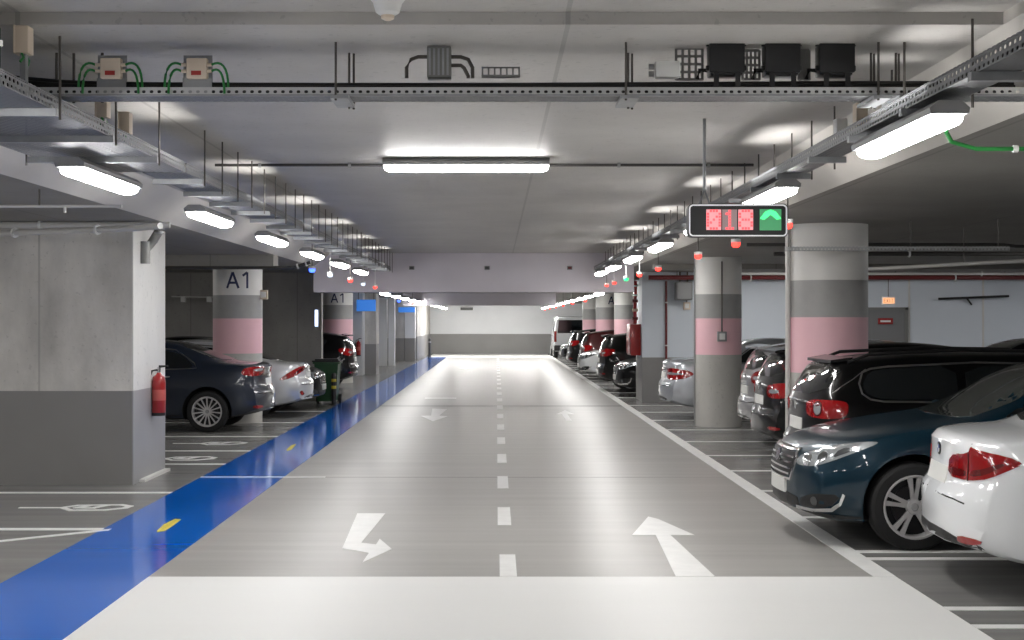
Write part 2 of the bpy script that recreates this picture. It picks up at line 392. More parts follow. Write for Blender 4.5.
# ------------------------------------------------------------------ round columns
def stroke_on_cyl(mb, r, pts, w, ang0, zc):
    """lettering stroke laid on a cylinder: pts are (arc length, height)"""
    for (u0,v0),(u1,v1) in zip(pts, pts[1:]):
        L = math.hypot(u1-u0, v1-v0); nu, nv = -(v1-v0)/L*w/2, (u1-u0)/L*w/2
        n = max(2, int(L/.02)); vs = []; fs = []
        for i in range(n+1):
            t = i/n; u, v = u0+(u1-u0)*t, v0+(v1-v0)*t
            for sgn in (-1, 1):
                a = ang0 + (u+nu*sgn)/r
                vs.append((r*math.sin(a), -r*math.cos(a), zc+v+nv*sgn))
        for i in range(n): fs.append((2*i, 2*i+1, 2*i+3, 2*i+2))
        mb.add(vs, fs)
def column(x, y, r, top, lettering=None, bands=(1.18, 1.775, 2.17), pipe=None, name='column'):
    root = bpy.data.objects.new(name, None); COL.objects.link(root); root.location = (x, y, 0); tag(root, kind='structure')
    z1, z2, z3 = bands
    mb = MB(); n = 56
    mb.lathe([(r,0),(r,z1),(r,z2),(r,z3),(r,top)], n, mats=[0,1,2,3])
    mb.build('shaft', [M['column'], M['column_pink'], M['column_grey'], M['column_white']], root, 35)
    if lettering:
        ang0, zc, h = lettering
        lb = MB(); w = h*.14; hw = h*.36
        stroke_on_cyl(lb, r+.004, [(-hw-.0,-h/2),(0,h/2),(hw,-h/2)], w, ang0, zc)
        stroke_on_cyl(lb, r+.004, [(-hw*.6,-h*.16),(hw*.6,-h*.16)], w, ang0, zc)
        stroke_on_cyl(lb, r+.004, [(hw+.07,h*.28),(hw+.15,h/2),(hw+.15,-h/2)], w, ang0, zc)
        lb.build('letters', M['letters'], root)
    if pipe:
        for (dx, rr, m) in pipe:
            MB().tube([(dx, -math.sqrt(max(.0, r*r-dx*dx))-rr if abs(dx) < r else -.08, .02), (dx, -math.sqrt(max(.0, r*r-dx*dx))-rr if abs(dx) < r else -.08, top-.01)], rr, 8).build('conduit', M[m], root, 40)
    return root
column(3.60, 15.45, .425, ZBAY, pipe=[(-.45, .028, 'pipe')])
column(3.66, 23.5, .385, ZBAY, pipe=[(-.398, .013, 'grey')])
column(-4.44, 24.4, .42, 2.775, lettering=(-.02, 2.42, .27))
column(-4.44, 39.8, .42, ZFAR, lettering=(-.12, 2.36, .25))
column(3.66, 39.6, .385, ZFAR)
column(3.66, 46.9, .385, ZFAR, lettering=(.25, 2.4, .25))
column(3.66, 54.2, .385, ZFAR)
# ------------------------------------------------------------------ lamps
def make_lamp(L=1.32, w=.17, lens='lens'):
    """weatherproof batten: dark housing above, rounded lit diffuser below; runs along Y, hangs with its underside at z=0"""
    root = bpy.data.objects.new('batten_lamp', None); COL.objects.link(root)
    mb = MB(); h = L/2
    pr = [(-w/2,.075),(-w/2+.005,.05),(w/2-.005,.05),(w/2,.075),(w/2-.035,.105),(-w/2+.035,.105)]
    mb.prism([(x, -h, z) for x, z in pr], (0, L, 0))
    mb.build('housing', M['grey'], root)
    for yy in (-h*.6, h*.6): MB().box(-.03, .03, yy-.02, yy+.02, .105, .1095).build('mounting_clip', M['galv'], root)
    lb = MB(); n = 10; rings = []
    ys = [(-h+.01, .55), (-h+.03, .85), (-h+.07, 1), (h-.07, 1), (h-.03, .85), (h-.01, .55)]
    for yy, s in ys:
        rings.append([((w/2-.008)*s*math.cos(a), yy, .05 - .05*s*math.sin(a)**.7 if math.sin(a) > 0 else .05) for a in [PI*k/n for k in range(n+1)]])
    vs = [p for r in rings for p in r]; k = n+1; fs = []
    for i in range(len(rings)-1):
        for j in range(n): fs.append((i*k+j, i*k+j+1, (i+1)*k+j+1, (i+1)*k+j))
        fs.append((i*k+n, i*k, (i+1)*k, (i+1)*k+n))
    fs.append(tuple(range(k))); fs.append(tuple((len(rings)-1)*k+j for j in range(k)))
    lb.add(vs, fs); lb.build('diffuser', M[lens], root, 50)
    return root
LAMP0 = make_lamp(); LAMP1 = make_lamp(lens='lens_far'); LAMP2 = make_lamp(lens='lens_added')
lamp_used = [0, 0, 0]
def lamp(x, y, z, label, group, rz=0):
    k = 2 if y > 65 and not group else 1 if y > 30 else 0        # emission boosted beyond the beam, most for the added back wall lamps
    o = (LAMP0, LAMP1, LAMP2)[k] if not lamp_used[k] else copy_tree((LAMP0, LAMP1, LAMP2)[k])
    lamp_used[k] = 1
    o.location = (x, y, z); o.rotation_euler = (0, 0, rz)
    return tag(o, label, 'lamp', group)
LZ = 2.555
for i in range(-2, 6):
    nm = ('lit batten lamp under the left cable tray, ' + ORD[i] + ' along the row') if i >= 0 else 'lit batten lamp under the left cable tray, behind the viewpoint, number %s back' % ('one', 'two')[-i-1]
    lamp(-2.40, 8.65+3.3*i, LZ, nm, 'batten lamps under the left cable tray')
for i in range(-2, 7):
    nm = ('lit batten lamp beside the right cable tray, ' + ORD[i] + ' along the row') if i >= 0 else 'lit batten lamp beside the right cable tray, behind the viewpoint, number %s back' % ('one', 'two')[-i-1]
    lamp(1.895, min(6.6+3.3*i, 25.7), LZ, nm, 'batten lamps beside the right cable tray')
for i in range(12):
    lamp(-2.5, 32.0+3.4*i, 2.30, 'lit batten lamp beyond the grey beam on the left, %s in its row' % ORD[i], 'left lamp row beyond the beam')
    lamp(2.3, 32.0+3.4*i, 2.30, 'lit batten lamp beyond the grey beam on the right, %s in its row' % ORD[i], 'right lamp row beyond the beam')
lamp(-.24, 11.3, ZC-.1105, 'lit batten lamp fixed crosswise to the middle of the aisle ceiling', None, PI/2)
lamp(-.24, -1.0, ZN-.1105, 'lit batten lamp fixed crosswise to the ceiling behind the viewpoint', None, PI/2)
for i, (xx, yy) in enumerate(((-.2, 60.0), (1.4, 67.4), (-1.6, 67.5), (.1, 67.8), (1.2, 66.6), (-1.2, 66.7))):  # unseen lamps added behind the beams to brighten the back wall
    lamp(xx, yy, ZFAR-.1105, ['added batten lamp above the far aisle, hidden by the beams', 'added unseen batten lamp close before the white back wall, right of two', 'added unseen batten lamp close before the white back wall, left of two', 'added unseen batten lamp nearest the back wall, midway across', 'added unseen batten lamp just ahead of the back wall pair, right one', 'added unseen batten lamp just ahead of the back wall pair, left one'][i], None, PI/2)
for i, yy in enumerate((8.5, 14.5, 19.4)):  # added out of frame to brighten the right bays and their walls
    lamp(8.6, yy, ZBAY-.1105, 'added unseen batten lamp over the right bays, %s from the viewpoint' % ORD[i], 'added unseen lamps over the right bays')
for i, (xx, yy) in enumerate(((4.42, 28.2), (6.5, 28.4), (10.9, 27.6))):  # extra lamps added out of sight to lift the right end wall
    lamp(xx, yy, ZBAY-.1105, 'added unseen batten lamp before the white right end wall, %s from the aisle' % ORD[i], 'added unseen lamps before the right end wall')

for i, (xx, yy) in enumerate(((-7.0, 4.2), (-6.2, 6.4), (-5.4, 9.8), (-7.2, 12.6), (-8.2, 20.5), (-8.0, 26.0))):  # invented lamps kept out of view, lighting the left block and bays
    lamp(xx, yy, ZBAY-.1105, 'added unseen batten lamp over the left bays, %s from the viewpoint' % ORD[i], 'added unseen lamps over the left bays')
# added area lights without fittings imitate the battens' glow on the ceiling
for k, (side, y0) in enumerate(((-1, 8.65), (1, 6.6))):
    for i in range(-1, 6):
        ld = bpy.data.lights.new('added_ceiling_glow', 'AREA'); ld.shape = 'RECTANGLE'; ld.size = .06; ld.size_y = .9
        ld.energy = 1.0 if i > 0 else .6; ld.spread = math.radians(95); ld.color = LENS[:3]
        lo = bpy.data.objects.new('added_ceiling_glow', ld); COL.objects.link(lo)
        lo.location = (-1.90 if side < 0 else 1.78, y0+3.3*i, 2.72)
        lo.rotation_euler = (0, math.radians(180-side*(-40)), 0)
# ------------------------------------------------------------------ cable trays
def tray(name, label, x0, x1, y0, y1, z, rods, step, ztop, bracket=.95, group=None):
    """long perforated tray along Y at height z, with cross brackets, rails, threaded rods"""
    root = thing(name, (x0, y0, z), label, 'cable tray', group)
    def C(mb): mb.v = [v - Vector((x0, y0, z)) for v in mb.v]; return mb
    C(MB().box(x0, x1, y0, y1, z, z+.003)).build('perforated_bed', M['galv_perf_xy'], root)
    for x in (x0, x1):
        C(MB().box(x-.002, x+.002, y0, y1, z, z+.06).box(x-.008, x+.008, y0, y1, z+.058, z+.064)).build('side_rail', M['galv_perf_yz'], root)
    yy = y0+.4; n = 0
    while yy < y1:
        if n < 40: C(MB().box(x0-.03, x1+.03, yy-.02, yy+.02, z-.035, z)).build('bracket', M['galv'], root)
        yy += bracket; n += 1
    yy = y0+.4
    while yy < y1:
        for x in (rods if not 6.5 < yy < 7.05 else ()):
            C(MB().tube([(x, yy, z-.05), (x, yy, ztop)], .006, 6)).build('threaded_rod', M['rod'], root)
        yy += step
    return root
tray('cable_tray', 'wide perforated steel tray hanging at the near end of the left tray run', -2.72, -2.02, 3.2, 9.2, 2.70, (-2.76, -1.98), .95, ZC)
tray('cable_tray', 'long narrow perforated steel tray hung along the left side of the aisle', -2.30, -2.02, 9.25, 27.1, 2.70, (-1.98,), .62, ZC)
tray('cable_tray', 'long narrow perforated steel tray hung along the right side of the aisle', 1.86, 2.02, 3.2, 27.1, 2.70, (2.035,), .62, ZC)
# cables lying in the trays
def cable_run(name, label, x, z, y0, y1, m, r, n, parent=None):
    root = thing(name, (x, y0, z), label, 'cables')
    for k in range(n):
        pts = []; yy = y0; ph = random.random()*6
        off = (k-(n-1)/2)*r*2.3
        while yy <= y1:
            pts.append((off + .012*math.sin(yy*.9+ph), yy-y0, r*.0 + .01*math.sin(yy*.6+ph)**2)); yy += .6
        MB().tube(pts, r, 6).build('cable', M[m], root, 60)
    return root
cable_run('cable_bundle', 'black power cables lying along the left cable tray', -2.2, 2.727, 3.3, 27, 'cable', .018, 4)
cable_run('cable_bundle', 'black power cables lying along the right cable tray', 1.918, 2.72, 3.3, 27, 'cable', .013, 3)
# lower narrow tray crossing under the left one at the frame edge
root = thing('cable_tray', (-6.5, 7.6, 2.60), 'short perforated steel tray branching to the left bays beneath the wide tray', 'cable tray')
MB().box(0, 3.35, 0, .35, 0, .003).build('perforated_bed', M['galv_perf_xy'], root)
for yy in (0, .35): MB().box(0, 3.35, yy-.002, yy+.002, 0, .06).build('side_rail', M['galv_perf_xz'], root)
for k, dy in enumerate((.1, .17, .24)): MB().tube([(0, dy, .03), (3.3, dy, .03)], .02, 6).build('cable', M['cable'], root, 60)
for xx in (.3, 1.6, 2.9): MB().tube([(xx, .38, 0), (xx, .38, .175)], .006, 6).build('threaded_rod', M['rod'], root)
# cross tray over the foreground
TY, TZ = 6.62, 2.79
root = thing('cable_tray', (-3.1, TY, TZ), 'perforated steel cable tray crossing the whole aisle overhead in the foreground', 'cable tray')
MB().box(0, 6.2, 0, .21, 0, .003).build('perforated_bed', M['galv_perf_xy'], root)
for yy in (0, .21): MB().box(0, 6.2, yy-.0015, yy+.0015, 0, .036).build('side_rail', M['galv_perf_xz'], root)
MB().box(0, 6.2, -.008, .006, -.006, .003).build('lip', M['galv'], root)
for xr in (2.355, 3.70, 4.87, 4.99):
    for dx, yy in ((0, -.03), (.035, .235), (.055, .255)):
        MB().tube([(xr+dx, yy, -.03), (xr+dx, yy, ZC-TZ)], .006, 6).build('threaded_rod', M['rod'], root)
    MB().box(xr-.025, xr+.06, -.04, .265, -.022, -.006).build('bracket', M['galv'], root)
for xr, dy in ((.98, .235), (1.06, .245), (1.20, .235)):
    MB().tube([(xr, dy, .0), (xr, dy, ZC-TZ)], .007, 6).build('threaded_rod', M['rod'], root)
# cables in the cross tray: one bundle, sagging
bund = thing('cable_bundle', (-3.0, TY+.125, TZ+.038), 'thick black cables lying along the cross tray over the foreground', 'cables')
for k in range(7):
    pts = []
    for i in range(29):
        x = i*.194
        lift = .075*math.exp(-((x-.25)/.5)**2) + (.05*max(0, x-5.2) if k in (2, 4) else 0)
        pts.append((x, -.062+.0185*k + .006*math.sin(x*2+k), .02*(k % 2) + lift + .004*math.sin(x*1.3+k*1.7)))
    MB().tube(pts, .017, 7).build('cable', M['cable'], bund, 60)

# ------------------------------------------------------------------ boxes on the cross tray
def black_box(x, label):
    r = thing('junction_box', (x, TY+.02, TZ+.096), label, 'junction box', 'black junction boxes on the cross tray')
    for sx in (-.05, .05): MB().box(sx-.012, sx+.012, -.014, -.010, -.09, .02).build('mounting_foot', M['black'], r)
    MB().bevbox(-.078, .078, 0, .11, 0, .19, .012).build('body', M['black'], r, 40)
    MB().bevbox(-.083, .083, -.02, .005, .01, .185, .008).build('lid', M['black'], r, 40)
    for sx in (-1, 1):
        for z in (.035, .15): MB().tube([(sx*.085, .02, z-.012), (sx*.085, .02, z+.012)], .010, 8).build('latch', M['black'], r, 40)
    MB().tube([(-.02, .05, .195), (.02, .05, .195)], .010, 8).build('eyelet', M['black'], r, 40)
    MB().tube([(-.083, .05, .03), (-.12, .05, .032), (-.13, .05, -.01)], .010, 8).build('cable_gland', M['rubber'], r, 40)
black_box(1.075, 'black junction box on the cross tray, leftmost of the three')
black_box(1.335, 'black junction box on the cross tray, middle of the three')
black_box(1.588, 'black junction box on the cross tray, rightmost of the three')
def perf_plate(x, w, h, label):
    r = thing('mounting_plate', (x, TY+.13, TZ+.092), label, 'mounting plate', 'perforated mounting plates on the cross tray')
    mb = MB()
    n = 4
    for i in range(n+1): mb.box(-w/2+i*w/n-.006, -w/2+i*w/n+.006, 0, .004, 0, h)
    for i in range(n+1): mb.box(-w/2, w/2, -.001, .005, i*h/n-.006 if i else 0, i*h/n+.006)
    mb.build('plate', M['greybox'], r); MB().box(-w/2, w/2, -.03, 0, -.005, .004).build('foot', M['greybox'], r)
perf_plate(.915, .125, .15, 'small perforated steel plate left of the three black junction boxes')
perf_plate(1.208, .08, .14, 'small perforated steel plate between first and middle black boxes')
perf_plate(1.46, .05, .14, 'narrow perforated steel plate between middle and right black boxes')
r = thing('junction_box', (.80, TY+.03, TZ+.09), 'small white terminal box with two round glands beside the black boxes', 'junction box')
MB().bevbox(-.055, .06, 0, .07, 0, .075, .006).build('body', M['white'], r, 40)
for z in (.018, .052): MB().tube([(-.06, .03, z), (-.085, .03, z)], .014, 10).build('gland', M['grey'], r, 40)
def white_box(x, label):
    r = thing('junction_box', (x, TY+.008, TZ+.004), label, 'junction box', 'cream boxes with red labels on the cross tray')
    MB().box(-.068, .068, .018, .022, .06, .185).box(-.068, .068, .0, .004, .0, .075).build('backplate', M['galv'], r)
    MB().bevbox(-.045, .05, -.03, .017, .07, .165, .006).build('body', M['cream'], r, 40)
    MB().box(-.022, .024, -.0325, -.0295, .085, .105).build('label', M['redlabel'], r)
    for sx in (-1, 1):
        for z in (.105, .135):
            MB().tube([(sx*.047, -.016, z), (sx*.07, -.016, z)], .008, 8).build('gland', M['cream'], r, 40)
            pts = [(sx*(.07+.06*math.sin(t)*(1+.3*(z > .12))), -.017, z+.02*math.sin(2*t)-(.16)*(t/1.57)**2*.65) for t in [k*1.57/8 for k in range(9)]]
            MB().tube(pts, .006, 6).build('cable', M['green_cable'], r, 60)
white_box(-1.795, 'cream junction box with red label and green cables, left of the pair')
white_box(-1.395, 'cream junction box with red label and green cables, right of the pair')
# perforated steel box with conduits in the middle of the cross tray
r = thing('junction_box', (-.268, TY+.04, TZ+.09), 'tall perforated steel box with bent conduits on the cross tray', 'junction box')
MB().bevbox(-.058, .055, 0, .1, 0, .145, .005).build('body', M['greybox'], r, 30)
for k in range(5): MB().box(-.05+k*.021, -.04+k*.021, -.004, 0, .01, .135).build('slot_row', M['galv'], r)
MB().tube([(-.03, .05, .06), (-.02, .05, .164)], .014, 8).build('stem', M['greybox'], r, 40)
for sx, z0 in ((-1, .10), (1, .10), (1, .06)):
    e = .155 if z0 > .09 else .135
    MB().tube([(sx*.055, .03, z0), (sx*.10, .03, z0), (sx*(e-.02), .03, z0-.012), (sx*e, .03, z0-.05), (sx*e, .03, .0)], .009, 8).build('conduit', M['rod'], r, 60)
r = thing('mounting_plate', (.02, TY+.06, TZ+.092), 'low perforated steel bracket on the cross tray right of the steel box', 'mounting plate')
mb = MB().box(-.09, .09, 0, .004, 0, .008).box(-.09, .09, 0, .004, .042, .05)
for k in range(7): mb.box(-.09+k*.0287, -.082+k*.0287, 0, .004, 0, .05)
mb.build('plate', M['greybox'], r); MB().box(-.09, .09, -.05, 0, -.004, .004).build('foot', M['greybox'], r)
# pale boxes along the left and right trays
def side_box(x, y, z, label, m='cream', rz=0):
    r = thing('junction_box', (x, y, z), label, 'junction box', 'pale terminal boxes along the long trays', rz)
    MB().bevbox(-.03, .03, -.04, .04, 0, .12, .006).build('body', M[m], r, 40)
    MB().bevbox(-.034, -.026, -.042, .042, -.002, .122, .003).build('lid', M[m], r, 40)
    MB().box(-.012, .012, -.02, .02, 2.7035-z, 0).build('mounting_foot', M['galv'], r)
    for k in (-1, 1): MB().tube([(0, k*.03, 0), (.01, k*.034, -.02), (.0, k*.05, -.04)], .006, 6).build('cable', M['green_cable'], r, 60)
side_box(-2.06, 7.45, 2.80, 'cream terminal box standing on the left long tray, nearer one')
side_box(-2.06, 7.9, 2.775, 'cream terminal box standing on the left long tray, farther one')
side_box(-2.06, 6.2, 2.90, 'cream terminal box with green wires above the left end of the cross tray')
side_box(1.985, 7.75, 2.80, 'pale terminal box standing on the right long tray, nearer one', 'cream')
side_box(1.985, 8.2, 2.78, 'white terminal box standing on the right long tray, farther one', 'white')
side_box(1.985, 7.1, 2.80, 'small grey terminal box on the right tray just under the cross tray', 'grey')
# green conduits at the upper left corner, green conduit at the right
def conduit(label, pts, m, r, clips=2, name='conduit', clipm='white'):
    o = thing(name, pts[0], label, 'pipe'); p0 = Vector(pts[0])
    MB().tube([Vector(p)-p0 for p in pts], r, 8).build('tube', M[m], o, 60)
    for k in range(clips):
        i = len(pts)-2; a, b = Vector(pts[i])-p0, Vector(pts[i+1])-p0
        c = a + (b-a)*((k+.5)/clips); d = (b-a).normalized()*.012
        MB().tube([c-d, c+d], r*1.7, 8).build('mounting_clip', M[clipm], o, 40)
    return o
conduit('dark green conduit dropping from the ceiling at the upper left', [(-3.0, 5.9, 3.07), (-2.32, 5.9, 3.06), (-2.11, 5.9, 3.02), (-2.07, 5.9, 2.95), (-2.07, 5.9, 2.712)], 'darkgreen', .013)
conduit('dark green conduit bent beside its twin at the upper left', [(-3.0, 6.0, 3.03), (-2.36, 6.0, 3.025), (-2.16, 6.0, 2.99), (-2.115, 6.0, 2.92), (-2.115, 6.0, 2.775)], 'darkgreen', .013)
conduit('green conduit with white clips clamped under the right bay ceiling', [(2.18, 6.9, 2.66), (2.24, 7.0, 2.62), (2.36, 7.0, 2.585), (4.3, 7.0, 2.585)], 'green_cable', .011, 5)
# ceiling fitting at the very top of the frame
r = thing('ceiling_detector', (-.44, 5.75, ZN), 'white tapered detector on the ceiling at the top of the view', 'detector')
MB().lathe([(.13,0),(.13,-.012),(.085,-.03),(.06,-.06),(.048,-.10),(.03,-.112)], 20).build('housing', M['white'], r, 35)
MB().lathe([(.028,-.112),(.026,-.125),(.012,-.132)], 14).build('sensor_cap', M['cream'], r, 35)

# conduit crossing the aisle ceiling, sprinkler pipes, bay pipes
conduit('thin dark conduit fixed across the aisle ceiling beside the crosswise lamp', [(-2.3, 11.62, ZC-.02), (2.1, 11.62, ZC-.02)], 'darkpipe', .012, 6, clipm='grey')
conduit('white trunking pipe along the ceiling edge above the left concrete block', [(-8.8, 14.8, 2.735), (-3.4, 14.8, 2.735)], 'pipe', .033)
r = conduit('thin sprinkler pipe with droppers over the left bays', [(-8.6, 11.2, 2.64), (-2.95, 11.2, 2.64)], 'pipe', .012)
for k in range(8):
    MB().tube([(1+k*.6, 0, 0), (1+k*.6, 0, -.05)], .012, 8).build('sprinkler_head', M['pipe'], r, 40)
for k in range(3): MB().tube([(1+k*2, 0, 0), (1+k*2, 0, .135)], .008, 6).build('hanger', M['rod'], r, 40)
conduit('pale pipe sloping from the left tray down beside the concrete block', [(-3.05, 12.9, 2.60), (-3.3, 13.2, 2.60), (-5.2, 14.2, 2.60)], 'pipe', .03)
conduit('dark pipe crossing the left bays before the round column', [(-9, 21.0, 2.52), (-3.0, 21.0, 2.52), (-2.75, 21.0, 2.6)], 'darkpipe', .025)
r = thing('drain_pipe', (-3.80, 15.5, 2.775), 'grey drain pipe elbow at the top corner of the concrete block', 'pipe')
MB().tube([(.12,0,0),(.12,0,-.06),(.06,0,-.16),(-.005,-.1,-.28),(-.01,-.1,-.38)], [.05,.05,.05,.045,.03], 12).build('elbow', M['greybox'], r, 50)
MB().tube([(-.01,-.1,-.18),(-.01,-.1,-.42)], .06, 12).build('collar', M['greybox'], r, 40)
for k in range(2): MB().tube([(.12,0,-.02-k*.05),(.12,0,-.04-k*.05)], .062, 12).build('clamp', M['galv'], r, 40)
r = conduit('dark red sprinkler main running along the right end wall', [(3.2, 29.93, 2.645), (11.8, 29.93, 2.645)], 'redpipe', .05)
for k in range(4): MB().tube([(.6+k*2.3, 0, 0), (.6+k*2.3, 0, .128)], .01, 6).build('hanger', M['rod'], r, 40)
conduit('white pipe running above the dark red main at the right end wall', [(5.0, 29.6, 2.715), (11.8, 29.6, 2.715)], 'pipe', .03)
conduit('dark pipe high under the right bay ceiling', [(4.0, 20.5, 2.70), (11.8, 20.5, 2.70)], 'darkpipe', .03)
conduit('second dark pipe under the right bay ceiling behind the round column', [(3.2, 18.2, 2.71), (6.5, 18.2, 2.71), (6.8, 18.6, 2.71), (11.8, 18.6, 2.71)], 'darkpipe', .022)
r = thing('cable_tray', (2.95, 14.55, 2.455), 'thin perforated tray passing in front of the nearest right column', 'cable tray')
MB().box(0, 2.3, 0, .1, 0, .003).build('perforated_bed', M['galv_perf_xy'], r)
MB().box(0, 2.3, -.002, .002, 0, .042).build('side_rail', M['galv_perf_xz'], r)
for xx in (.05, 1.3, 2.2): MB().tube([(xx, .05, 0), (xx, .05, .32)], .006, 6).build('threaded_rod', M['rod'], r)
r = thing('conduit', (4.7, 17.4, 2.40), 'white conduit with two small boxes slanting across the right bays', 'pipe')
a, b = Vector((-.45,.5,-.035)), Vector((1.6,-3.2,-.01))
MB().tube([a, b], .022, 8).build('tube', M['pipe'], r, 50)
for t in (.12, .72):
    c = a+(b-a)*t; MB().bevbox(c.x-.05, c.x+.05, c.y-.05, c.y+.05, c.z-.10, c.z-.01, .008).build('box', M['white'], r, 40)
for t in (.05, .5, .95):
    c = a+(b-a)*t; MB().tube([c, (c.x, c.y, .375)], .006, 6).build('hanger', M['rod'], r)
r = thing('wall_bracket', (9.9, 30.25, 2.2), 'thin black bar on a small bracket before the right end wall', 'bracket')
MB().tube([(-.5,0,0),(1.0,0,.06)], .025, 8).build('bar', M['black'], r, 40)
MB().tube([(.25,.13,-.12),(.1,0,.02)], .02, 8).build('arm', M['black'], r, 40)
# exit sign lit, red door sign
r = thing('exit_sign', (8.10, 29.4, 2.07), 'small lit amber exit sign hanging before the right end wall', 'sign')
MB().bevbox(-.14, .14, -.03, .03, 0, .16, .01).build('housing', M['white'], r, 40)
MB().box(-.12, .12, -.034, -.03, .02, .14).build('lit_face', M['led_amber'], r)
mb = MB()
for i, ch in enumerate(('E','X','I','T')):
    x0 = -.095+i*.05
    segs = {'E':[((0,0),(0,1)),((0,0),(1,0)),((0,.5),(.8,.5)),((0,1),(1,1))],'X':[((0,0),(1,1)),((0,1),(1,0))],'I':[((.5,0),(.5,1))],'T':[((.5,0),(.5,1)),((0,1),(1,1))]}[ch]
    for (a0,b0),(a1,b1) in segs: mb.tube([(x0+a0*.034, -.036, .045+b0*.07), (x0+a1*.034, -.036, .045+b1*.07)], .004, 4)
mb.build('lettering', M['redpipe'], r)
MB().tube([(0,0,.16),(0,0,.52)], .008, 6).build('hanger', M['rod'], r)
r = thing('door_sign', (8.3, 30.35, 1.66), 'small red sign on the grey door in the right end wall', 'sign')
MB().bevbox(-.16, .16, -.012, 0, 0, .13, .004).build('panel', M['red'], r); MB().box(-.11,.11,-.014,-.011,.045,.085).build('white_band', M['white'], r)

# ------------------------------------------------------------------ counter sign
SY = 9.05; SX = 1.537; SZ = 2.27
r = thing('led_sign', (SX, SY, SZ), 'black lit sign with red figures and green arrow hanging over the right lane', 'sign')
W2, HH = .367, .247; r.scale = (.866,)*3
def rrect(w, h, rad, n=6, cx=0, cz=0):
    pts = []
    for (sx, sz, a0) in ((1,1,0),(-1,1,90),(-1,-1,180),(1,-1,270)):
        for k in range(n+1):
            a = math.radians(a0+90*k/n); pts.append((cx+sx*(w-rad)+rad*math.cos(a), cz+sz*(h-rad)+rad*math.sin(a)))
    return pts
zc = HH/2
MB().prism([(x, 0, z) for x, z in rrect(W2, HH/2, .035, cz=zc)], (0, .10, 0)).build('housing', M['black'], r, 40)
o_ = rrect(W2-.006, HH/2-.006, .032, cz=zc); i_ = rrect(W2-.016, HH/2-.016, .024, cz=zc)
mb = MB(); n = len(o_)
vs = [(x, -.004, z) for x, z in o_]+[(x, -.004, z) for x, z in i_]+[(x, .0, z) for x, z in o_]+[(x, .0, z) for x, z in i_]
fs = []
for k in range(n):
    l = (k+1) % n
    fs += [(k, l, n+l, n+k), (k, 2*n+k, 2*n+l, l), (n+k, n+l, 3*n+l, 3*n+k), (2*n+k, 3*n+k, 3*n+l, 2*n+l)]
mb.add(vs, fs); mb.build('white_border', mat('lit_white_border', srgb(235,235,238), .4, emit=(1,1,1,1), estr=.12), r)
M['led_panel'] = mat('lit_pink_matrix', srgb(225,170,175), .4, emit=(1,.36,.38,1), estr=.24)
M['led_panel2'] = mat('dim_matrix', srgb(150,140,140), .4, emit=(.8,.5,.5,1), estr=.08)
M['led_digit'] = mat('lit_red_figures', srgb(250,90,90), .4, emit=(1,.10,.12,1), estr=.5)
M['led_gpanel'] = mat('lit_green_matrix', srgb(90,170,120), .4, emit=(.1,.55,.22,1), estr=.12)
M['led_arrow'] = mat('lit_green_arrow', srgb(90,250,140), .4, emit=(.06,1,.24,1), estr=.6)
FONT = {'0':['01110','10001','10011','10101','11001','10001','01110'],'1':['00100','01100','00100','00100','00100','00100','01110'],'8':['01110','10001','10001','01110','10001','10001','01110']}
for i, ch in enumerate('018'):
    x0 = -W2+.134+i*.1175; w = .108; h = .150; z0 = zc-h/2+.005
    MB().box(x0, x0+w, -.006, 0, z0, z0+h).build('figure_panel', M['led_panel2' if ch == '1' else 'led_panel'], r)
    mb = MB(); cw, chh = w/5, h/7
    for ri, row in enumerate(FONT[ch]):
        for ci, q in enumerate(row):
            if q == '1': mb.box(x0+ci*cw+.002, x0+ci*cw+cw-.002, -.008, -.005, z0+(6-ri)*chh+.002, z0+(7-ri)*chh-.002)
    mb.build('figure', M['led_digit'], r)
x0 = W2-.208; w = .158; h = .155; z0 = zc-h/2+.005
MB().box(x0, x0+w, -.006, 0, z0, z0+h).build('arrow_panel', M['led_gpanel'], r)
cx = x0+w/2
MB().prism([(cx-.078,-.008,z0+.085),(cx-.04,-.008,z0+.135),(cx,-.008,z0+.152),(cx+.04,-.008,z0+.135),(cx+.078,-.008,z0+.085),(cx+.045,-.008,z0+.078),(cx,-.008,z0+.115),(cx-.045,-.008,z0+.078)], (0,.003,0)).build('arrow', M['led_arrow'], r)
MB().tube([(-.24, .05, HH+.10), (-.24, .05, (ZC-SZ)/.866)], .012, 8).build('hanger', M['galv'], r, 40)
for s in (-1, 1): MB().tube([(-.24, .05, HH+.11), (-.24+s*.04, .05, HH-.004)], .007, 6).build('brace', M['galv'], r, 40)

# ------------------------------------------------------------------ bay indicators
def indicator(x, y, z, col, label, group, ztop, rodm='rod'):
    r = thing('bay_indicator', (x, y, z), label, 'indicator light', group)
    MB().lathe([(.042,.045),(.042,.02),(.04,.015)], 14).build('base', M['white'], r, 40)
    MB().lathe([(.039,.015),(.037,-.012),(.026,-.026),(.0,-.031)], 14).build('lens', M['led_'+col], r, 60)
    MB().tube([(0,0,.045),(0,0,ztop-z)], .006, 6).build('hanger', M[rodm], r, 40)
    return r
for i, (y, c) in enumerate([(10.75,'red'),(12.3,'red'),(14.6,'red'),(18.2,'red'),(20.6,'red'),(22.7,'green'),(25.0,'red'),(26.7,'red')]):
    lab = ('green' if c == 'green' else 'red') + ' glowing bay light on a rod, right side, ' + ORD[i] + ' from the viewpoint'
    indicator(2.2 if i == 0 else 2.07, y, 2.40 if i else 2.46, c, lab, 'bay lights on the right', 2.70, 'white' if i in (4, 5, 6) else 'rod')
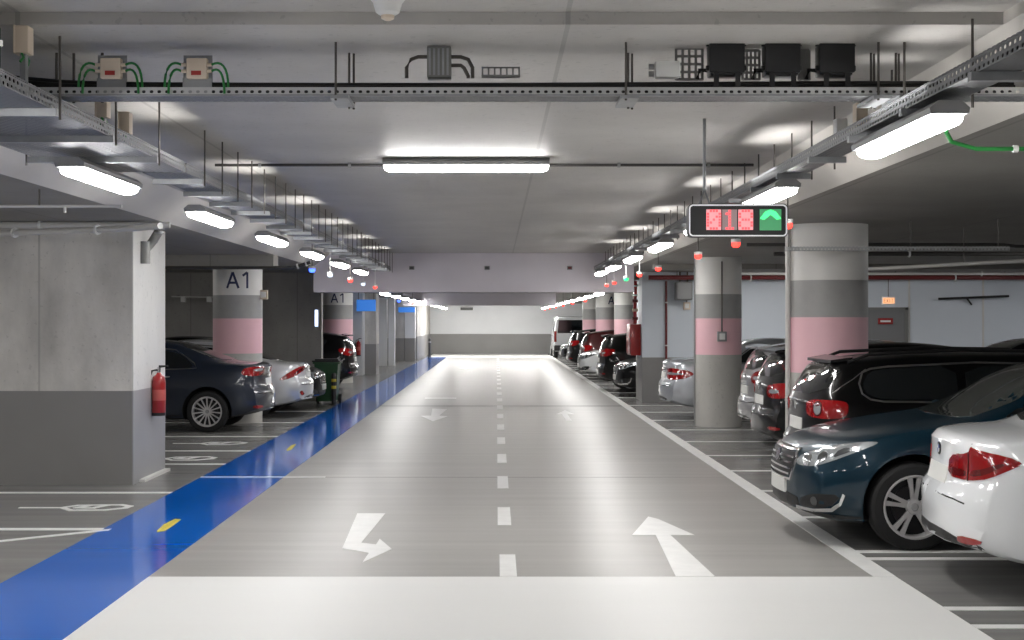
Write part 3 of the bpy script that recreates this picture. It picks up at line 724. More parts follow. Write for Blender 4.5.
for i, (y, c) in enumerate([(17.5,'blue'),(19.4,'white'),(22.1,'red'),(24.2,'white'),(26.6,'red')]):
    lab = {'blue':'deep blue','white':'pale blue','red':'red'}[c] + ' glowing bay light on a rod, left side, ' + ORD[i] + ' from the viewpoint'
    indicator(-2.27, y, 2.36, c, lab, 'bay lights on the left', 2.70, 'white' if i in (1, 3, 4) else 'rod')
for i in range(6):
    indicator(2.06, 33+i*5.5, 2.2, 'red', 'small red bay light beyond the beam on the right, %s in its row' % ORD[i], 'far bay lights on the right', ZFAR)
indicator(-2.3, 33.5, 2.2, 'blue', 'small blue bay light just beyond the beam on the left', 'far bay lights on the left', ZFAR)
indicator(-2.3, 39, 2.2, 'red', 'small red bay light beyond the beam on the left', 'far bay lights on the left', ZFAR)

# ------------------------------------------------------------------ wall things
M['label_print'] = mat('label_print', srgb(196,92,84), .5)
def extinguisher(x, y, z, label, s=1.0):
    r = thing('fire_extinguisher', (x, y, z), label, 'fire extinguisher', 'fire extinguishers on the left')
    MB().lathe([(.0,.0),(.06*s,.0),(.075*s,.02*s),(.075*s,.38*s),(.065*s,.43*s),(.03*s,.46*s),(.02*s,.48*s)], 20).build('cylinder', M['red'], r, 40)
    MB().lathe([(.0755*s,.17*s),(.0758*s,.171*s),(.0758*s,.29*s),(.0755*s,.291*s)], 20).build('white_label', M['label_print'], r, 40)
    MB().lathe([(.076*s,.0),(.076*s,.035*s)], 20).build('foot_ring', M['black'], r, 40)
    MB().tube([(0,0,.47*s),(0,0,.54*s)], .02*s, 10).build('valve', M['chrome'], r, 40)
    MB().prism([(0,-.012*s,.53*s),(.10*s,-.012*s,.545*s),(.10*s,-.012*s,.56*s),(0,-.012*s,.56*s)], (0,.024*s,0)).build('handle', M['black'], r)
    MB().tube([(-.02*s,-.01,.51*s),(-.07*s,-.03,.5*s),(-.09*s,-.03,.4*s),(-.088*s,-.03,.1*s)], .012*s, 8).build('hose', M['rubber'], r, 50)
    MB().box(-.02*s, .02*s, .07*s, .1*s, .3*s, .34*s).build('wall_mount', M['black'], r)
extinguisher(-3.765, 15.86, .68, 'red fire extinguisher hanging on the side of the concrete block')
extinguisher(-4.36, 44.9, .62, 'small red fire extinguisher on the far white panel behind the column')
r = thing('fire_hose_cabinet', (3.0, 31.05, .99), 'red fire hose cabinet on the side of the grey and white wall', 'cabinet')
MB().bevbox(-.11, .108, -.45, .45, 0, .67, .01).build('body', M['red'], r, 30)
MB().bevbox(-.125, -.11, -.42, .42, .03, .64, .006).build('door', M['red'], r, 30)
MB().box(-.14, -.125, -.36, -.33, .28, .38).build('handle', M['chrome'], r)
MB().box(.106, .1095, -.3, .3, .1, .55).build('mounting_rail', M['greybox'], r)
r = conduit('red standpipe with valves above the fire hose cabinet', [(3.02, 31.0, 1.665), (3.02, 31.0, 2.2), (3.02, 30.9, 2.6)], 'red', .04)
for z in (.12, .3, .5): MB().tube([(-.06,-.02,z),(.06,-.02,z)], .035, 8).build('valve', M['cream' if z == .3 else 'redpipe'], r, 40)
conduit('thin red pipe running down the white right end wall', [(3.62, 30.34, 2.58), (3.62, 30.34, .75)], 'redpipe', .025)
r = thing('electrical_box', (3.97, 30.15, 2.18), 'grey electrical box high on the right end wall', 'electrical box')
MB().bevbox(-.17, .17, -.12, .24, 0, .38, .01).build('body', M['greybox'], r, 30); MB().bevbox(-.15, .15, -.135, -.12, .02, .36, .005).build('door', M['grey'], r, 30)
for k in range(2): MB().tube([(-.08+.16*k,0,.38),(-.08+.16*k,0,.59)], .02, 8).build('conduit', M['rod'], r, 40)
def switch(x, y, z, label, m='cream', pipe=True, top=.9):
    r = thing('switch_box', (x, y, z), label, 'switch box')
    MB().bevbox(-.075, .075, -.06, 0, 0, .16, .008).build('body', M[m], r, 40); MB().bevbox(-.045, .045, -.075, -.06, .03, .13, .006).build('rocker', M['white'], r, 40)
    if pipe: MB().tube([(0,-.02,.16),(0,-.02,top)], .012, 8).build('conduit', M['rod'], r, 40)
switch(3.66, 23.115, 1.40, 'grey switch box with conduit on the front of the second right column', 'grey', top=1.3)
switch(4.06, 30.37, 1.97, 'cream switch box on the right end wall beside the second column', 'cream', top=.2)
switch(-3.985, 24.35, 2.10, 'cream emergency light on the edge of the lettered left column', 'cream', False)
r = thing('wall_light', (-3.88, 30.69, 1.58), 'upright lit strip light on the end of the left cross wall', 'lamp')
MB().bevbox(-.05, .05, -.05, 0, 0, .42, .01).build('housing', M['grey'], r, 40); MB().bevbox(-.035, .035, -.06, -.045, .03, .39, .01).build('lit_tube', M['led_white'], r, 40)
r = thing('sprinkler_pipe', (-6.9, 30.2, 2.25), 'short bar with two pale fittings on the dark left cross wall', 'pipe')
MB().tube([(0,0,0),(1.1,0,-.02)], .015, 8).build('bar', M['pipe'], r, 40)
for x in (.25, .8): MB().bevbox(x-.05, x+.05, -.05, .05, -.12, 0, .01).build('fitting', M['white'], r, 40)
for x in (.05, 1.05): MB().tube([(x,0,0),(x,.5,.03)], .01, 6).build('arm', M['rod'], r, 40)
# blue hanging signs on the left
def blue_sign(x, y, z, w, h, label, top=0):
    r = thing('hanging_sign', (x, y, z), label, 'sign', 'blue hanging signs on the left')
    MB().bevbox(-w/2, w/2, -.03, .03, 0, h, .01).build('panel', M['sign_blue'], r, 40)
    if top: MB().bevbox(-w/2, w/2, -.03, .03, h, h+top, .01).build('white_panel', M['white'], r, 40)
    for s in (-.4, .4): MB().tube([(w*s,0,h+top),(w*s,0,ZFAR-z)], .012, 6).build('hanger', M['rod'], r, 40)
blue_sign(-4.06, 44.3, 2.03, .6, .36, 'plain blue hanging sign before the white panel')
blue_sign(-3.78, 59.8, 2.08, .70, .22, 'blue and white hanging sign farther along the left walls', .16)
# wheelie bin and the striped post beside it
r = thing('wheelie_bin', (-3.53, 29.75, 0), 'dark green wheelie bin with black lid at the end of the cross wall', 'bin')
mb = MB(); mb.add([(-.19,-.22,.06),(.19,-.22,.06),(.19,.22,.06),(-.19,.22,.06),(-.25,-.28,.86),(.25,-.28,.86),(.25,.28,.86),(-.25,.28,.86)], [(0,3,2,1),(4,5,6,7),(0,1,5,4),(1,2,6,5),(2,3,7,6),(3,0,4,7)])
mb.build('body', M['binGreen'], r); 
MB().bevbox(-.28, .28, -.30, .30, .84, .88, .012).build('rim', M['binGreen'], r, 40)
mb = MB(); mb.prism([(-.29,-.31,.88),(.29,-.31,.88),(.29,.29,.88),(-.29,.29,.88)], (0,0,.03)); mb.prism([(-.24,-.25,.91),(.24,-.25,.91),(.24,.24,.91),(-.24,.24,.91)], (0,0,.03)); mb.build('lid', M['black'], r)
MB().tube([(-.22,.33,.87),(.22,.33,.87)], .018, 8).build('handle', M['black'], r, 40)
for s in (-1, 1): MB().tube([(s*.2,.22,.1),(s*.26,.22,.1)], .1, 16).build('wheel', M['rubber'], r, 40)
r = thing('bollard', (-3.34, 29.2, 0), 'short black post with two yellow bands before the green bin', 'bollard')
MB().lathe([(.07,0),(.07,.02),(.05,.03),(.05,.64),(.04,.66),(.0,.665)], 14).build('post', M['black'], r, 40)
for z in (.34, .48): MB().lathe([(.0515,z),(.052,z+.001),(.052,z+.06),(.0515,z+.061)], 14).build('yellow_band', M['yellow'], r, 40)
# vents on the grey beam
for i, x in enumerate((-1.62, -.18, 1.4)):
    r = thing('vent_box', (x-.0, 27.2, 2.71), 'small dark box on the face of the grey beam, %s' % ('left of the three', 'middle of the three', 'right of the three')[i], 'box', 'dark boxes on the grey beam')
    MB().bevbox(-.05, .05, -.03, 0, 0, .07, .006).build('body', M['greybox'], r, 40); MB().box(-.035, .035, -.034, -.03, .012, .058).build('cover', M['redpipe' if i == 2 else 'darkpipe'], r)
r = thing('wall_vent', (-1.55, 73.99, 2.28), 'dark rectangular vent high on the white back wall', 'vent')
MB().box(-.32, .32, -.04, 0, 0, .14).build('frame', M['darkpipe'], r)
for k in range(4): MB().box(-.29, .29, -.05, -.04, .015+k*.03, .03+k*.03).build('slat', M['greybox'], r)
r = thing('bollard', (-3.1, 66, 0), 'slim dark post standing far off before the concrete side wall', 'bollard')
MB().lathe([(.09,0),(.09,.03),(.06,.05),(.06,.85),(.045,.9),(0,.91)], 14).build('post', M['darkpipe'], r, 40)
MB().lathe([(.0615,.7),(.062,.701),(.062,.78),(.0615,.781)], 14).build('band', M['grey'], r, 40)
# ------------------------------------------------------------------ cars
def pchip(pts):
    xs = [p[0] for p in pts]; ys = [p[1] for p in pts]; n = len(xs)
    h = [xs[i+1]-xs[i] for i in range(n-1)]; d = [(ys[i+1]-ys[i])/h[i] for i in range(n-1)]
    m = [0]*n; m[0] = d[0]; m[-1] = d[-1]
    for i in range(1, n-1):
        if d[i-1]*d[i] > 0:
            w1, w2 = 2*h[i]+h[i-1], h[i]+2*h[i-1]; m[i] = (w1+w2)/(w1/d[i-1]+w2/d[i])
    def f(x):
        if x <= xs[0]: return ys[0]
        if x >= xs[-1]: return ys[-1]
        i = 0
        while x > xs[i+1]: i += 1
        t = (x-xs[i])/h[i]
        return ((2*t**3-3*t**2+1)*ys[i]+(t**3-2*t**2+t)*h[i]*m[i]+(-2*t**3+3*t**2)*ys[i+1]+(t**3-t**2)*h[i]*m[i+1])
    return f
def sst(a, b, x):
    t = max(0, min(1, (x-a)/(b-a))); return t*t*(3-2*t)

SEDAN = dict(L=4.62, W=.90, R=.325, fa=.90, ra=3.70,
  top=[(0,.70),(.08,.765),(.3,.83),(.7,.90),(1.05,.95),(1.28,.985),(1.55,1.14),(1.95,1.335),(2.3,1.415),(2.75,1.435),(3.15,1.40),(3.5,1.29),(3.85,1.15),(4.05,1.085),(4.35,1.06),(4.55,1.035),(4.62,.985)],
  belt=[(0,.60),(.2,.73),(.8,.85),(1.3,.915),(2.5,.95),(3.6,.985),(4.1,1.0),(4.45,.985),(4.62,.90)],
  bot=[(0,.27),(.2,.20),(.8,.19),(3.8,.20),(4.3,.25),(4.62,.33)],
  plan=[(0,.84),(.12,.90),(.4,.96),(.9,.99),(1.6,1),(3.3,1),(4.0,.985),(4.4,.95),(4.62,.88)],
  fcurve=.26, rcurve=.20, rface=[(.2,-.05),(.36,.0),(.62,.0),(.70,-.05),(.9,-.07),(1.1,-.03)], fface=[(.2,-.06),(.32,0),(.55,0),(.75,-.04)],
  rail=.655)
HATCH = dict(L=4.15, W=.88, R=.32, fa=.84, ra=3.40,
  top=[(0,.72),(.08,.80),(.3,.88),(.65,.95),(.95,1.0),(1.25,1.17),(1.6,1.36),(1.95,1.445),(2.5,1.475),(3.1,1.455),(3.6,1.40),(3.86,1.34),(4.0,1.20),(4.1,1.04),(4.15,.94)],
  belt=[(0,.62),(.2,.76),(.7,.90),(1.2,.95),(2.5,1.0),(3.4,1.04),(3.9,1.03),(4.15,.88)],
  bot=[(0,.27),(.2,.20),(.8,.19),(3.5,.2),(3.9,.26),(4.15,.36)],
  plan=[(0,.84),(.12,.90),(.4,.96),(.9,.99),(1.6,1),(3.0,1),(3.7,.975),(4.0,.94),(4.15,.90)],
  fcurve=.26, rcurve=.15, rface=[(.2,-.06),(.36,.0),(.58,.0),(.66,-.04),(.95,-.05),(1.3,-.0)], fface=[(.2,-.06),(.32,0),(.55,0),(.75,-.04)],
  rail=.70)
WAGON = dict(L=4.77, W=.91, R=.33, fa=.93, ra=3.64,
  top=[(0,.70),(.08,.775),(.3,.84),(.7,.91),(1.05,.96),(1.3,1.0),(1.6,1.17),(2.0,1.37),(2.35,1.425),(2.9,1.445),(3.6,1.435),(4.1,1.405),(4.42,1.365),(4.52,1.31),(4.62,1.18),(4.70,1.06),(4.77,.98)],
  belt=[(0,.60),(.2,.74),(.8,.87),(1.3,.94),(2.5,.975),(3.7,1.0),(4.3,1.01),(4.6,.99),(4.77,.93)],
  bot=[(0,.27),(.2,.20),(.8,.19),(3.9,.2),(4.4,.25),(4.77,.34)],
  plan=[(0,.84),(.12,.90),(.4,.96),(.9,.99),(1.6,1),(3.4,1),(4.2,.975),(4.55,.945),(4.77,.90)],
  fcurve=.26, rcurve=.17, rface=[(.2,-.06),(.36,.0),(.58,.0),(.66,-.05),(.95,-.06),(1.1,-.02)], fface=[(.2,-.06),(.32,0),(.55,0),(.75,-.04)],
  rail=.69)

def body_mesh(S):
    L, W = S['L'], S['W']
    top, belt, bot, plan = (pchip(S[k]) for k in ('top','belt','bot','plan'))
    ff, rf = pchip(S['fface']), pchip(S['rface'])
    ss = [0,.03,.07,.12,.18,.25,.33,.42,.52]
    s = .62
    while s < L-.56: ss.append(s); s += .095
    ss += [L-q for q in (.52,.45,.38,.32,.26,.2,.15,.1,.06,.03,0)]
    ss = sorted(set(round(q, 4) for q in ss))
    def half(s):
        z0, zs, zt, w = bot(s), belt(s), top(s), W*plan(s)
        zs = min(zs, zt-.015)
        h = zs-z0
        P = [(0,z0),(.5*w,z0),(.84*w,z0+.005),(.93*w,z0+.03),(.972*w,z0+.10),(.99*w,z0+.22*h),(1.0*w,z0+.40*h),(1.0*w,z0+.58*h),(.992*w,z0+.74*h),(.975*w,z0+.88*h),(.952*w,z0+.96*h),(.925*w,zs)]
        gh = zt-zs; t = sst(.10, .34, gh)
        wr = S['rail']*W*min(1, plan(s)+.02)
        zr = zt-.085
        Q1 = []; a0 = (.915*w, zs+.012)
        for k in range(1, 6):
            q = k/5; Q1.append((a0[0]+(wr-a0[0])*(q**1.12), a0[1]+(zr-a0[1])*q))
        Q1 += [(wr-.025, zt-.050),(wr-.075, zt-.024),(wr*.72, zt-.010),(wr*.38, zt-.002),(0, zt)]
        Q0 = []
        for k in range(1, 11):
            a = PI/2*k/10; Q0.append((.925*w*math.cos(a)**.85 if k < 10 else 0, zs+gh*math.sin(a)**.9))
        return P + [(A[0]*(1-t)+B[0]*t, A[1]*(1-t)+B[1]*t) for A, B in zip(Q0, Q1)]
    def shift(s, y, z):
        r = abs(y)/W
        wf = max(0, 1-s/.95)**2; wr_ = max(0, 1-(L-s)/.75)**2
        x = -(S['fcurve']*r**2.6 - ff(z))*wf + (S['rcurve']*r**2.8 - rf(z))*wr_
        return x
    vs = []; K = None
    for s in ss:
        hp = half(s); loop = hp + [(-y, z) for y, z in hp[-2:0:-1]]; K = len(loop)
        for y, z in loop: vs.append((L/2 - s + shift(s, y, z), y, z))
    fs = []
    n = len(ss)
    for i in range(n-1):
        for k in range(K): l = (k+1) % K; fs.append((i*K+k, i*K+l, (i+1)*K+l, (i+1)*K+k))
    for s, base in ((0, 0), (L, (n-1)*K)):
        hp = half(s); loop = hp + [(-y, z) for y, z in hp[-2:0:-1]]
        zc = (hp[0][1]+hp[-1][1])/2; prev = list(range(base, base+K))
        for q in (.86, .68, .48, .25):
            cur = []
            for y, z in loop:
                yy, zz = y*q, zc+(z-zc)*q
                cur.append(len(vs)); vs.append((L/2-s+shift(s, yy, zz), yy, zz))
            for k in range(K): l = (k+1) % K; fs.append((prev[k], prev[l], cur[l], cur[k]))
            prev = cur
        fs.append(tuple(prev))
    me = bpy.data.meshes.new('body'); me.from_pydata(vs, [], fs)
    bm = bmesh.new(); bm.from_mesh(me); bmesh.ops.recalc_face_normals(bm, faces=bm.faces[:]); bm.to_mesh(me); bm.free()
    return me
def cut_arches(me, S, pm):
    me.materials.append(pm); me.materials.append(M['arch'])
    o = bpy.data.objects.new('tmp', me); COL.objects.link(o)
    mb = MB(); L, W, R = S['L'], S['W'], S['R']
    for s in (S['fa'], S['ra']):
        for sg in (-1, 1):
            mb.tube([(L/2-s, sg*(W-.30), R+.01), (L/2-s, sg*(W+.3), R+.01)], R+.055, 40)
    c = mb.build('tmp_cut', [M['arch'], M['arch']]); c.data.polygons.foreach_set('material_index', [1]*len(c.data.polygons))
    md = o.modifiers.new('b', 'BOOLEAN'); md.operation = 'DIFFERENCE'; md.object = c; md.solver = 'EXACT'
    dg = bpy.context.evaluated_depsgraph_get(); out = bpy.data.meshes.new_from_object(o.evaluated_get(dg))
    bpy.data.objects.remove(o); bpy.data.objects.remove(c)
    out.name = 'body'
    out.polygons.foreach_set('use_smooth', [True]*len(out.polygons)); out.set_sharp_from_angle(angle=math.radians(38))
    return out
def chaikin(p, it=2):
    for _ in range(it):
        q = []
        for i in range(len(p)):
            a, b = p[i], p[(i+1) % len(p)]
            q.append((a[0]*.78+b[0]*.22, a[1]*.78+b[1]*.22)); q.append((a[0]*.22+b[0]*.78, a[1]*.22+b[1]*.78))
        p = q
    return p
class Car:
    def __init__(s, S, pm):
        s.S = S; s.me = cut_arches(body_mesh(S), S, pm)
        s.bvh = BVHTree.FromPolygons([v.co.copy() for v in s.me.vertices], [tuple(p.vertices) for p in s.me.polygons])
    def frame(s, mode, sg=1):
        L, W = s.S['L'], s.S['W']; r2 = math.sqrt(.5)
        if mode == 'side': return (lambda a, z: Vector((L/2-a, sg*(W+1), z))), Vector((0,-sg,0))
        if mode == 'rear': return (lambda a, z: Vector((-L/2-1, sg*a, z))), Vector((1,0,0))
        if mode == 'front': return (lambda a, z: Vector((L/2+1, sg*a, z))), Vector((-1,0,0))
        if mode == 'top': return (lambda a, b: Vector((L/2-a, sg*b, 2.5))), Vector((0,0,-1))
        if mode == 'rcorner': return (lambda q, z: Vector((-L/2+q*.5-.7, sg*(W+q*.5+.7), z))), Vector((r2,-sg*r2,0))
        if mode == 'fcorner': return (lambda q, z: Vector((L/2-q*.5+.7, sg*(W+q*.5+.7), z))), Vector((-r2,-sg*r2,0))
    def patch(s, name, mode, pts, m, parent, sg=1, off=.004, res=.05, rnd=2):
        org, d = s.frame(mode, sg)
        if rnd: pts = chaikin(pts, rnd)
        bm = bmesh.new(); bm.faces.new([bm.verts.new((x, z, 0)) for x, z in pts]); bmesh.ops.triangulate(bm, faces=bm.faces[:])
        for ax in (0, 1):
            lo = min(p[ax] for p in pts); hi = max(p[ax] for p in pts); n = int((hi-lo)/res)
            for k in range(1, n+1):
                co = [0,0,0]; co[ax] = lo+(hi-lo)*k/(n+1); no = [0,0,0]; no[ax] = 1
                bmesh.ops.bisect_plane(bm, geom=bm.verts[:]+bm.edges[:]+bm.faces[:], plane_co=co, plane_no=no, dist=1e-5)
        bmesh.ops.remove_doubles(bm, verts=bm.verts[:], dist=1e-5)
        for v in bm.verts:
            o_ = org(v.co.x, v.co.y)
            hit, nor, idx, dist = s.bvh.ray_cast(o_, d)
            if hit is None: hit, nor, idx, dist = s.bvh.find_nearest(o_ + d*1.05)
            v.co = hit - d*off
        be = [e for e in bm.edges if e.is_boundary]
        r = bmesh.ops.extrude_edge_only(bm, edges=be)
        for v in [g for g in r['geom'] if isinstance(g, bmesh.types.BMVert)]: v.co += d*(off+.006)
        bmesh.ops.recalc_face_normals(bm, faces=bm.faces[:])
        me = bpy.data.meshes.new(name); bm.to_mesh(me); bm.free()
        # orient outward
        if sum(p.normal.dot(-d)*p.area for p in me.polygons) < 0: me.flip_normals()
        me.materials.append(M[m]); me.polygons.foreach_set('use_smooth', [True]*len(me.polygons)); me.set_sharp_from_angle(angle=math.radians(40))
        o = bpy.data.objects.new(name, me); COL.objects.link(o); o.parent = parent
        return o
    def strip(s, name, mode, line, w, m, parent, sg=1, off=.006):
        """a thin band of width w along a polyline, laid on the body"""
        a = []; b = []
        for i, p in enumerate(line):
            q0 = line[max(0, i-1)]; q1 = line[min(len(line)-1, i+1)]
            tx, tz = q1[0]-q0[0], q1[1]-q0[1]; l = math.hypot(tx, tz) or 1
            a.append((p[0]-tz/l*w/2, p[1]+tx/l*w/2)); b.append((p[0]+tz/l*w/2, p[1]-tx/l*w/2))
        return s.patch(name, mode, a+b[::-1], m, parent, sg, off, .06, 0)
_wheels = {}
def wheel_meshes(R, style):
    key = (round(R, 3), style)
    if key in _wheels: return _wheels[key]
    rim = R*.715; w = .105
    mb = MB(); prof = [(rim,-w),(rim+.012,-w-.006),(R-.03,-w-.002),(R-.008,-w+.016),(R,-w+.04),(R,w-.04),(R-.008,w-.016),(R-.03,w+.002),(rim+.012,w+.006),(rim,w),(rim,-w)]
    mb.lathe(prof, 44, axis='y', cap=False); t = mb.build('wheel', M['rubber'], None, 30)
    mb = MB(); mb.lathe([(rim+.004,w+.004),(rim-.012,w+.004),(rim-.022,w-.02),(rim-.022,-w+.01)], 40, axis='y', cap=False)
    mb.lathe([(0,w-.022),(.055,w-.022),(.062,w-.05),(.062,w-.1)], 20, axis='y')
    ns, sw, pair = {'multi': (15,.010,0), 'five': (5,.034,0), 'twin': (5,.016,.16), 'ten': (10,.015,0)}[style]
    def spoke(a, sw, shift0=0):
        c, sn = math.cos(a), math.sin(a)
        def pt(r, tt, y): return (r*c - tt*sn, y, r*sn + tt*c)
        vs = []; r0, r1 = .045, rim-.016
        for r, wd, y in ((r0, sw*1.15, w-.03), ((r0+r1)/2, sw*.9, w-.018), (r1, sw*1.25, w-.006)):
            vs += [pt(r,-wd,y), pt(r,wd,y), pt(r,wd*.8,y-.03), pt(r,-wd*.8,y-.03)]
        fs = [(0,1,2,3),(8,11,10,9)]
        for i in (0, 4):
            for k in range(4): l = (k+1) % 4; fs.append((i+k, i+4+k, i+4+l, i+l))
        mb.add(vs, fs)
    for k in range(ns):
        a = 2*PI*k/ns + .3
        if pair: spoke(a-pair, sw); spoke(a+pair, sw)
        else: spoke(a, sw)
    rm = mb.build('rim', M['alloy'], None, 40)
    mb = MB(); mb.lathe([(0,w-.085),(rim-.02,w-.085)], 30, axis='y'); mb.lathe([(0,w-.06),(rim*.68,w-.06),(rim*.68,w-.08)], 30, axis='y')
    dk = mb.build('brake_disc', M['alloy_dark'], None, 30)
    mb = MB(); mb.lathe([(0,w-.012),(.024,w-.012),(.03,w-.02)], 14, axis='y'); cp = mb.build('hub_cap', M['grey'], None, 40)
    out = [x.data for x in (t, rm, dk, cp)]
    for x in (t, rm, dk, cp): bpy.data.objects.remove(x)
    _wheels[key] = out; return out
def put(name, me, parent, loc=(0,0,0), rz=0):
    o = bpy.data.objects.new(name, me); COL.objects.link(o); o.parent = parent; o.location = loc; o.rotation_euler = (0,0,rz); return o

def mirror_part(S, root, pm, sg, s=1.55, z=1.0):
    mb = MB(); y = sg*(S['W']+.07); x = S['L']/2-s
    mb.bevbox(x-.06, x+.05, y-.085, y+.085, z-.055, z+.06, .03)
    mb.box(x-.03, x+.03, min(y-sg*.16, y), max(y-sg*.16, y), z-.05, z-.02)
    o = mb.build('side_mirror', pm, root, 60)
    m2 = MB().bevbox(x-.064, x-.058, y-.07, y+.07, z-.04, z+.05, .003); m2.build('mirror_glass', M['chrome'], o)

def build_car(kind, S, pm, loc, rz, label, style='multi', rear='', front='', side='sedan', cat='car', roof=None, group=None, mz=None, rails=False):
    pm_ = M[pm]
    c = Car(S, pm_); root = thing(kind, loc, label, cat, group, rz)
    put('body', c.me, root)
    L, W, R = S['L'], S['W'], S['R']
    wm = wheel_meshes(R, style)
    for s in (S['fa'], S['ra']):
        for sg in (1, -1):
            wh = put('wheel', wm[0], root, (L/2-s, sg*(W-.125), R), 0 if sg > 0 else PI)
            put('rim', wm[1], wh); put('brake_disc', wm[2], wh); put('hub_cap', wm[3], wh)
    belt = pchip(S['belt']); top = pchip(S['top'])
    wo = S.get('wo', 0)
    def bz(s, d=.03): return belt(s)+d
    def tz(s, d=.115): return top(s)-d
    for sg in (1, -1):
        if side == 'sedan':
            wins = [('front_side_window', [(1.50,bz(1.5)),(2.36,bz(2.36)),(2.33,tz(2.33)),(2.05,tz(2.05,.12)),(1.78,tz(1.78,.13))]),
                    ('rear_side_window', [(2.42,bz(2.42)),(3.15+wo,bz(3.15)),(3.47+wo,bz(3.47)),(3.40+wo,bz(3.38,.12)),(3.15+wo,tz(3.15+wo,.125)),(2.41,tz(2.41))])]
            line = [(1.46,bz(1.46,.015)),(2.4,bz(2.4,.015)),(3.2+wo,bz(3.2,.015)),(3.52+wo,bz(3.52,.018)),(3.47+wo,bz(3.45,.10)),(3.15+wo,tz(3.15+wo,.105)),(2.6,tz(2.6,.095)),(2.1,tz(2.1,.10))]
        elif side == 'hatch':
            wins = [('front_side_window', [(1.2,bz(1.2)),(2.1,bz(2.1)),(2.07,tz(2.07)),(1.75,tz(1.75,.12)),(1.5,tz(1.5,.13))]),
                    ('rear_side_window', [(2.17,bz(2.17)),(2.95,bz(2.95)),(2.98,tz(2.98,.12)),(2.15,tz(2.15))]),
                    ('quarter_window', [(3.04,bz(3.04,.02)),(3.42,bz(3.42,.09)),(3.46,tz(3.46,.15)),(3.06,tz(3.06,.125))])]
            line = [(1.2,bz(1.2,.015)),(2.4,bz(2.4,.015)),(3.0,bz(3.0,.015))]
        else:
            wins = [('front_side_window', [(1.55,bz(1.55)),(2.4,bz(2.4)),(2.37,tz(2.37)),(2.1,tz(2.1,.12)),(1.83,tz(1.83,.13))]),
                    ('rear_side_window', [(2.47,bz(2.47)),(3.32,bz(3.32)),(3.30,tz(3.30)),(2.45,tz(2.45))]),
                    ('quarter_window', [(3.40,bz(3.40)),(4.08,bz(4.08,.01)),(4.22,bz(4.22,.05)),(4.26,bz(4.26,.14)),(4.18,tz(4.18,.13)),(4.0,tz(4.0,.115)),(3.38,tz(3.38,.115))])]
            line = [(1.5,bz(1.5,.012)),(2.6,bz(2.6,.012)),(4.08,bz(4.08,-.006)),(4.2,bz(4.2,.01)),(4.27,bz(4.27,.06)),(4.285,bz(4.285,.15)),(4.24,tz(4.24,.13)),(4.16,tz(4.16,.105)),(4.0,tz(4.0,.098)),(3.2,tz(3.2,.09)),(2.4,tz(2.4,.09))]
        for nm, pts in wins: c.patch(nm, 'side', pts, 'glass', root, sg, .004, .06, 1)
        c.strip('window_trim', 'side', line, .018, 'chrome', root, sg, .007)
        # doors: seams and handles
        dz = .30
        for a in ((wins[0][1][1][0]+.03, bz(2.4,-.02)),):
            c.strip('door_seam', 'side', [(a[0], a[1]), (a[0]+.01, .6), (a[0]+.02, dz)], .008, 'trim', root, sg, .0015)
        for a in (wins[0][1][1][0]-.12, wins[1][1][1][0]-.12):
            c.patch('door_handle', 'side', [(a-.09,bz(a,-.12)),(a+.09,bz(a,-.11)),(a+.09,bz(a,-.085)),(a-.09,bz(a,-.095))], 'chrome' if pm in ('p_navy','p_black') else pm, root, sg, .022, .05, 1)
        c.patch('side_skirt', 'side', [(S['fa']+.42,.21),(S['ra']-.42,.22),(S['ra']-.42,.27),(S['fa']+.42,.26)], 'trim', root, sg, .004, .1, 0)
        mirror_part(S, root, pm_, sg, wins[0][1][0][0]+.12, bz(1.5,.03))
    # screens
    wr = S['rail']*W
    if side == 'sedan':
        c.patch('windscreen', 'top', [(1.30,-.62*W/.9),(1.20,0),(1.30,.62*W/.9),(1.62,.63*W/.9),(2.12,wr-.09),(2.10,0),(2.12,-wr+.09),(1.62,-.63*W/.9)], 'glass_screen', root, 1, .004, .07, 1)
        c.patch('rear_window', 'top', [(3.22,-wr+.09),(3.20,0),(3.22,wr-.09),(3.92,.56),(4.02,0),(3.92,-.56)], 'glass', root, 1, .004, .07, 1)
    else:
        k = 0 if side == 'wagon' else -.33
        c.patch('windscreen', 'top', [(1.36+k,-.62*W/.9),(1.26+k,0),(1.36+k,.62*W/.9),(1.68+k,.63*W/.9),(2.17+k,wr-.09),(2.15+k,0),(2.17+k,-wr+.09),(1.68+k,-.63*W/.9)], 'glass_screen', root, 1, .004, .07, 1)
        zt = 1.335 if side == 'wagon' else 1.30
        c.patch('rear_window', 'rear', [(-.66,1.05),(.66,1.05),(.60,zt),(-.60,zt)], 'glass', root, 1, .005, .06, 1)
        mb = MB(); xe = -L/2 + (.37 if side == 'wagon' else .24); ze = (1.37 if side == 'wagon' else 1.37)
        mb.prism([(xe+.10,-.55,ze+.03),(xe+.10,.55,ze+.03),(xe-.09,.50,ze+.0),(xe-.09,-.50,ze+.0)], (0,0,-.028)); mb.build('roof_spoiler', pm_, root)
    if rails:
        for sg in (1, -1):
            mb = MB(); y = sg*(wr-.06)
            mb.tube([(L/2-2.3, y, top(2.3)-.03),(L/2-2.45, y, top(2.45)+.02),(L/2-3.3, y, top(3.3)+.025),(L/2-4.15, y, top(4.15)+.025),(L/2-4.35, y, top(4.35)-.03)], .016, 8); mb.build('roof_rail', M['trim'], root, 50)
    # plates
    def plate(mode, z, off=.012):
        p = c.patch('number_plate', mode, [(-.26,z-.055),(.26,z-.055),(.26,z+.055),(-.26,z+.055)], 'plate', root, 1, off, .1, 0)
        if 0: c.patch('plate_band', mode, [(.215,z-.05),(.255,z-.05),(.255,z+.05),(.215,z+.05)], 'plateblue', p, 1 if mode == 'front' else -1, off+.002, .1, 0)
    zr = S.get('zr', .80)
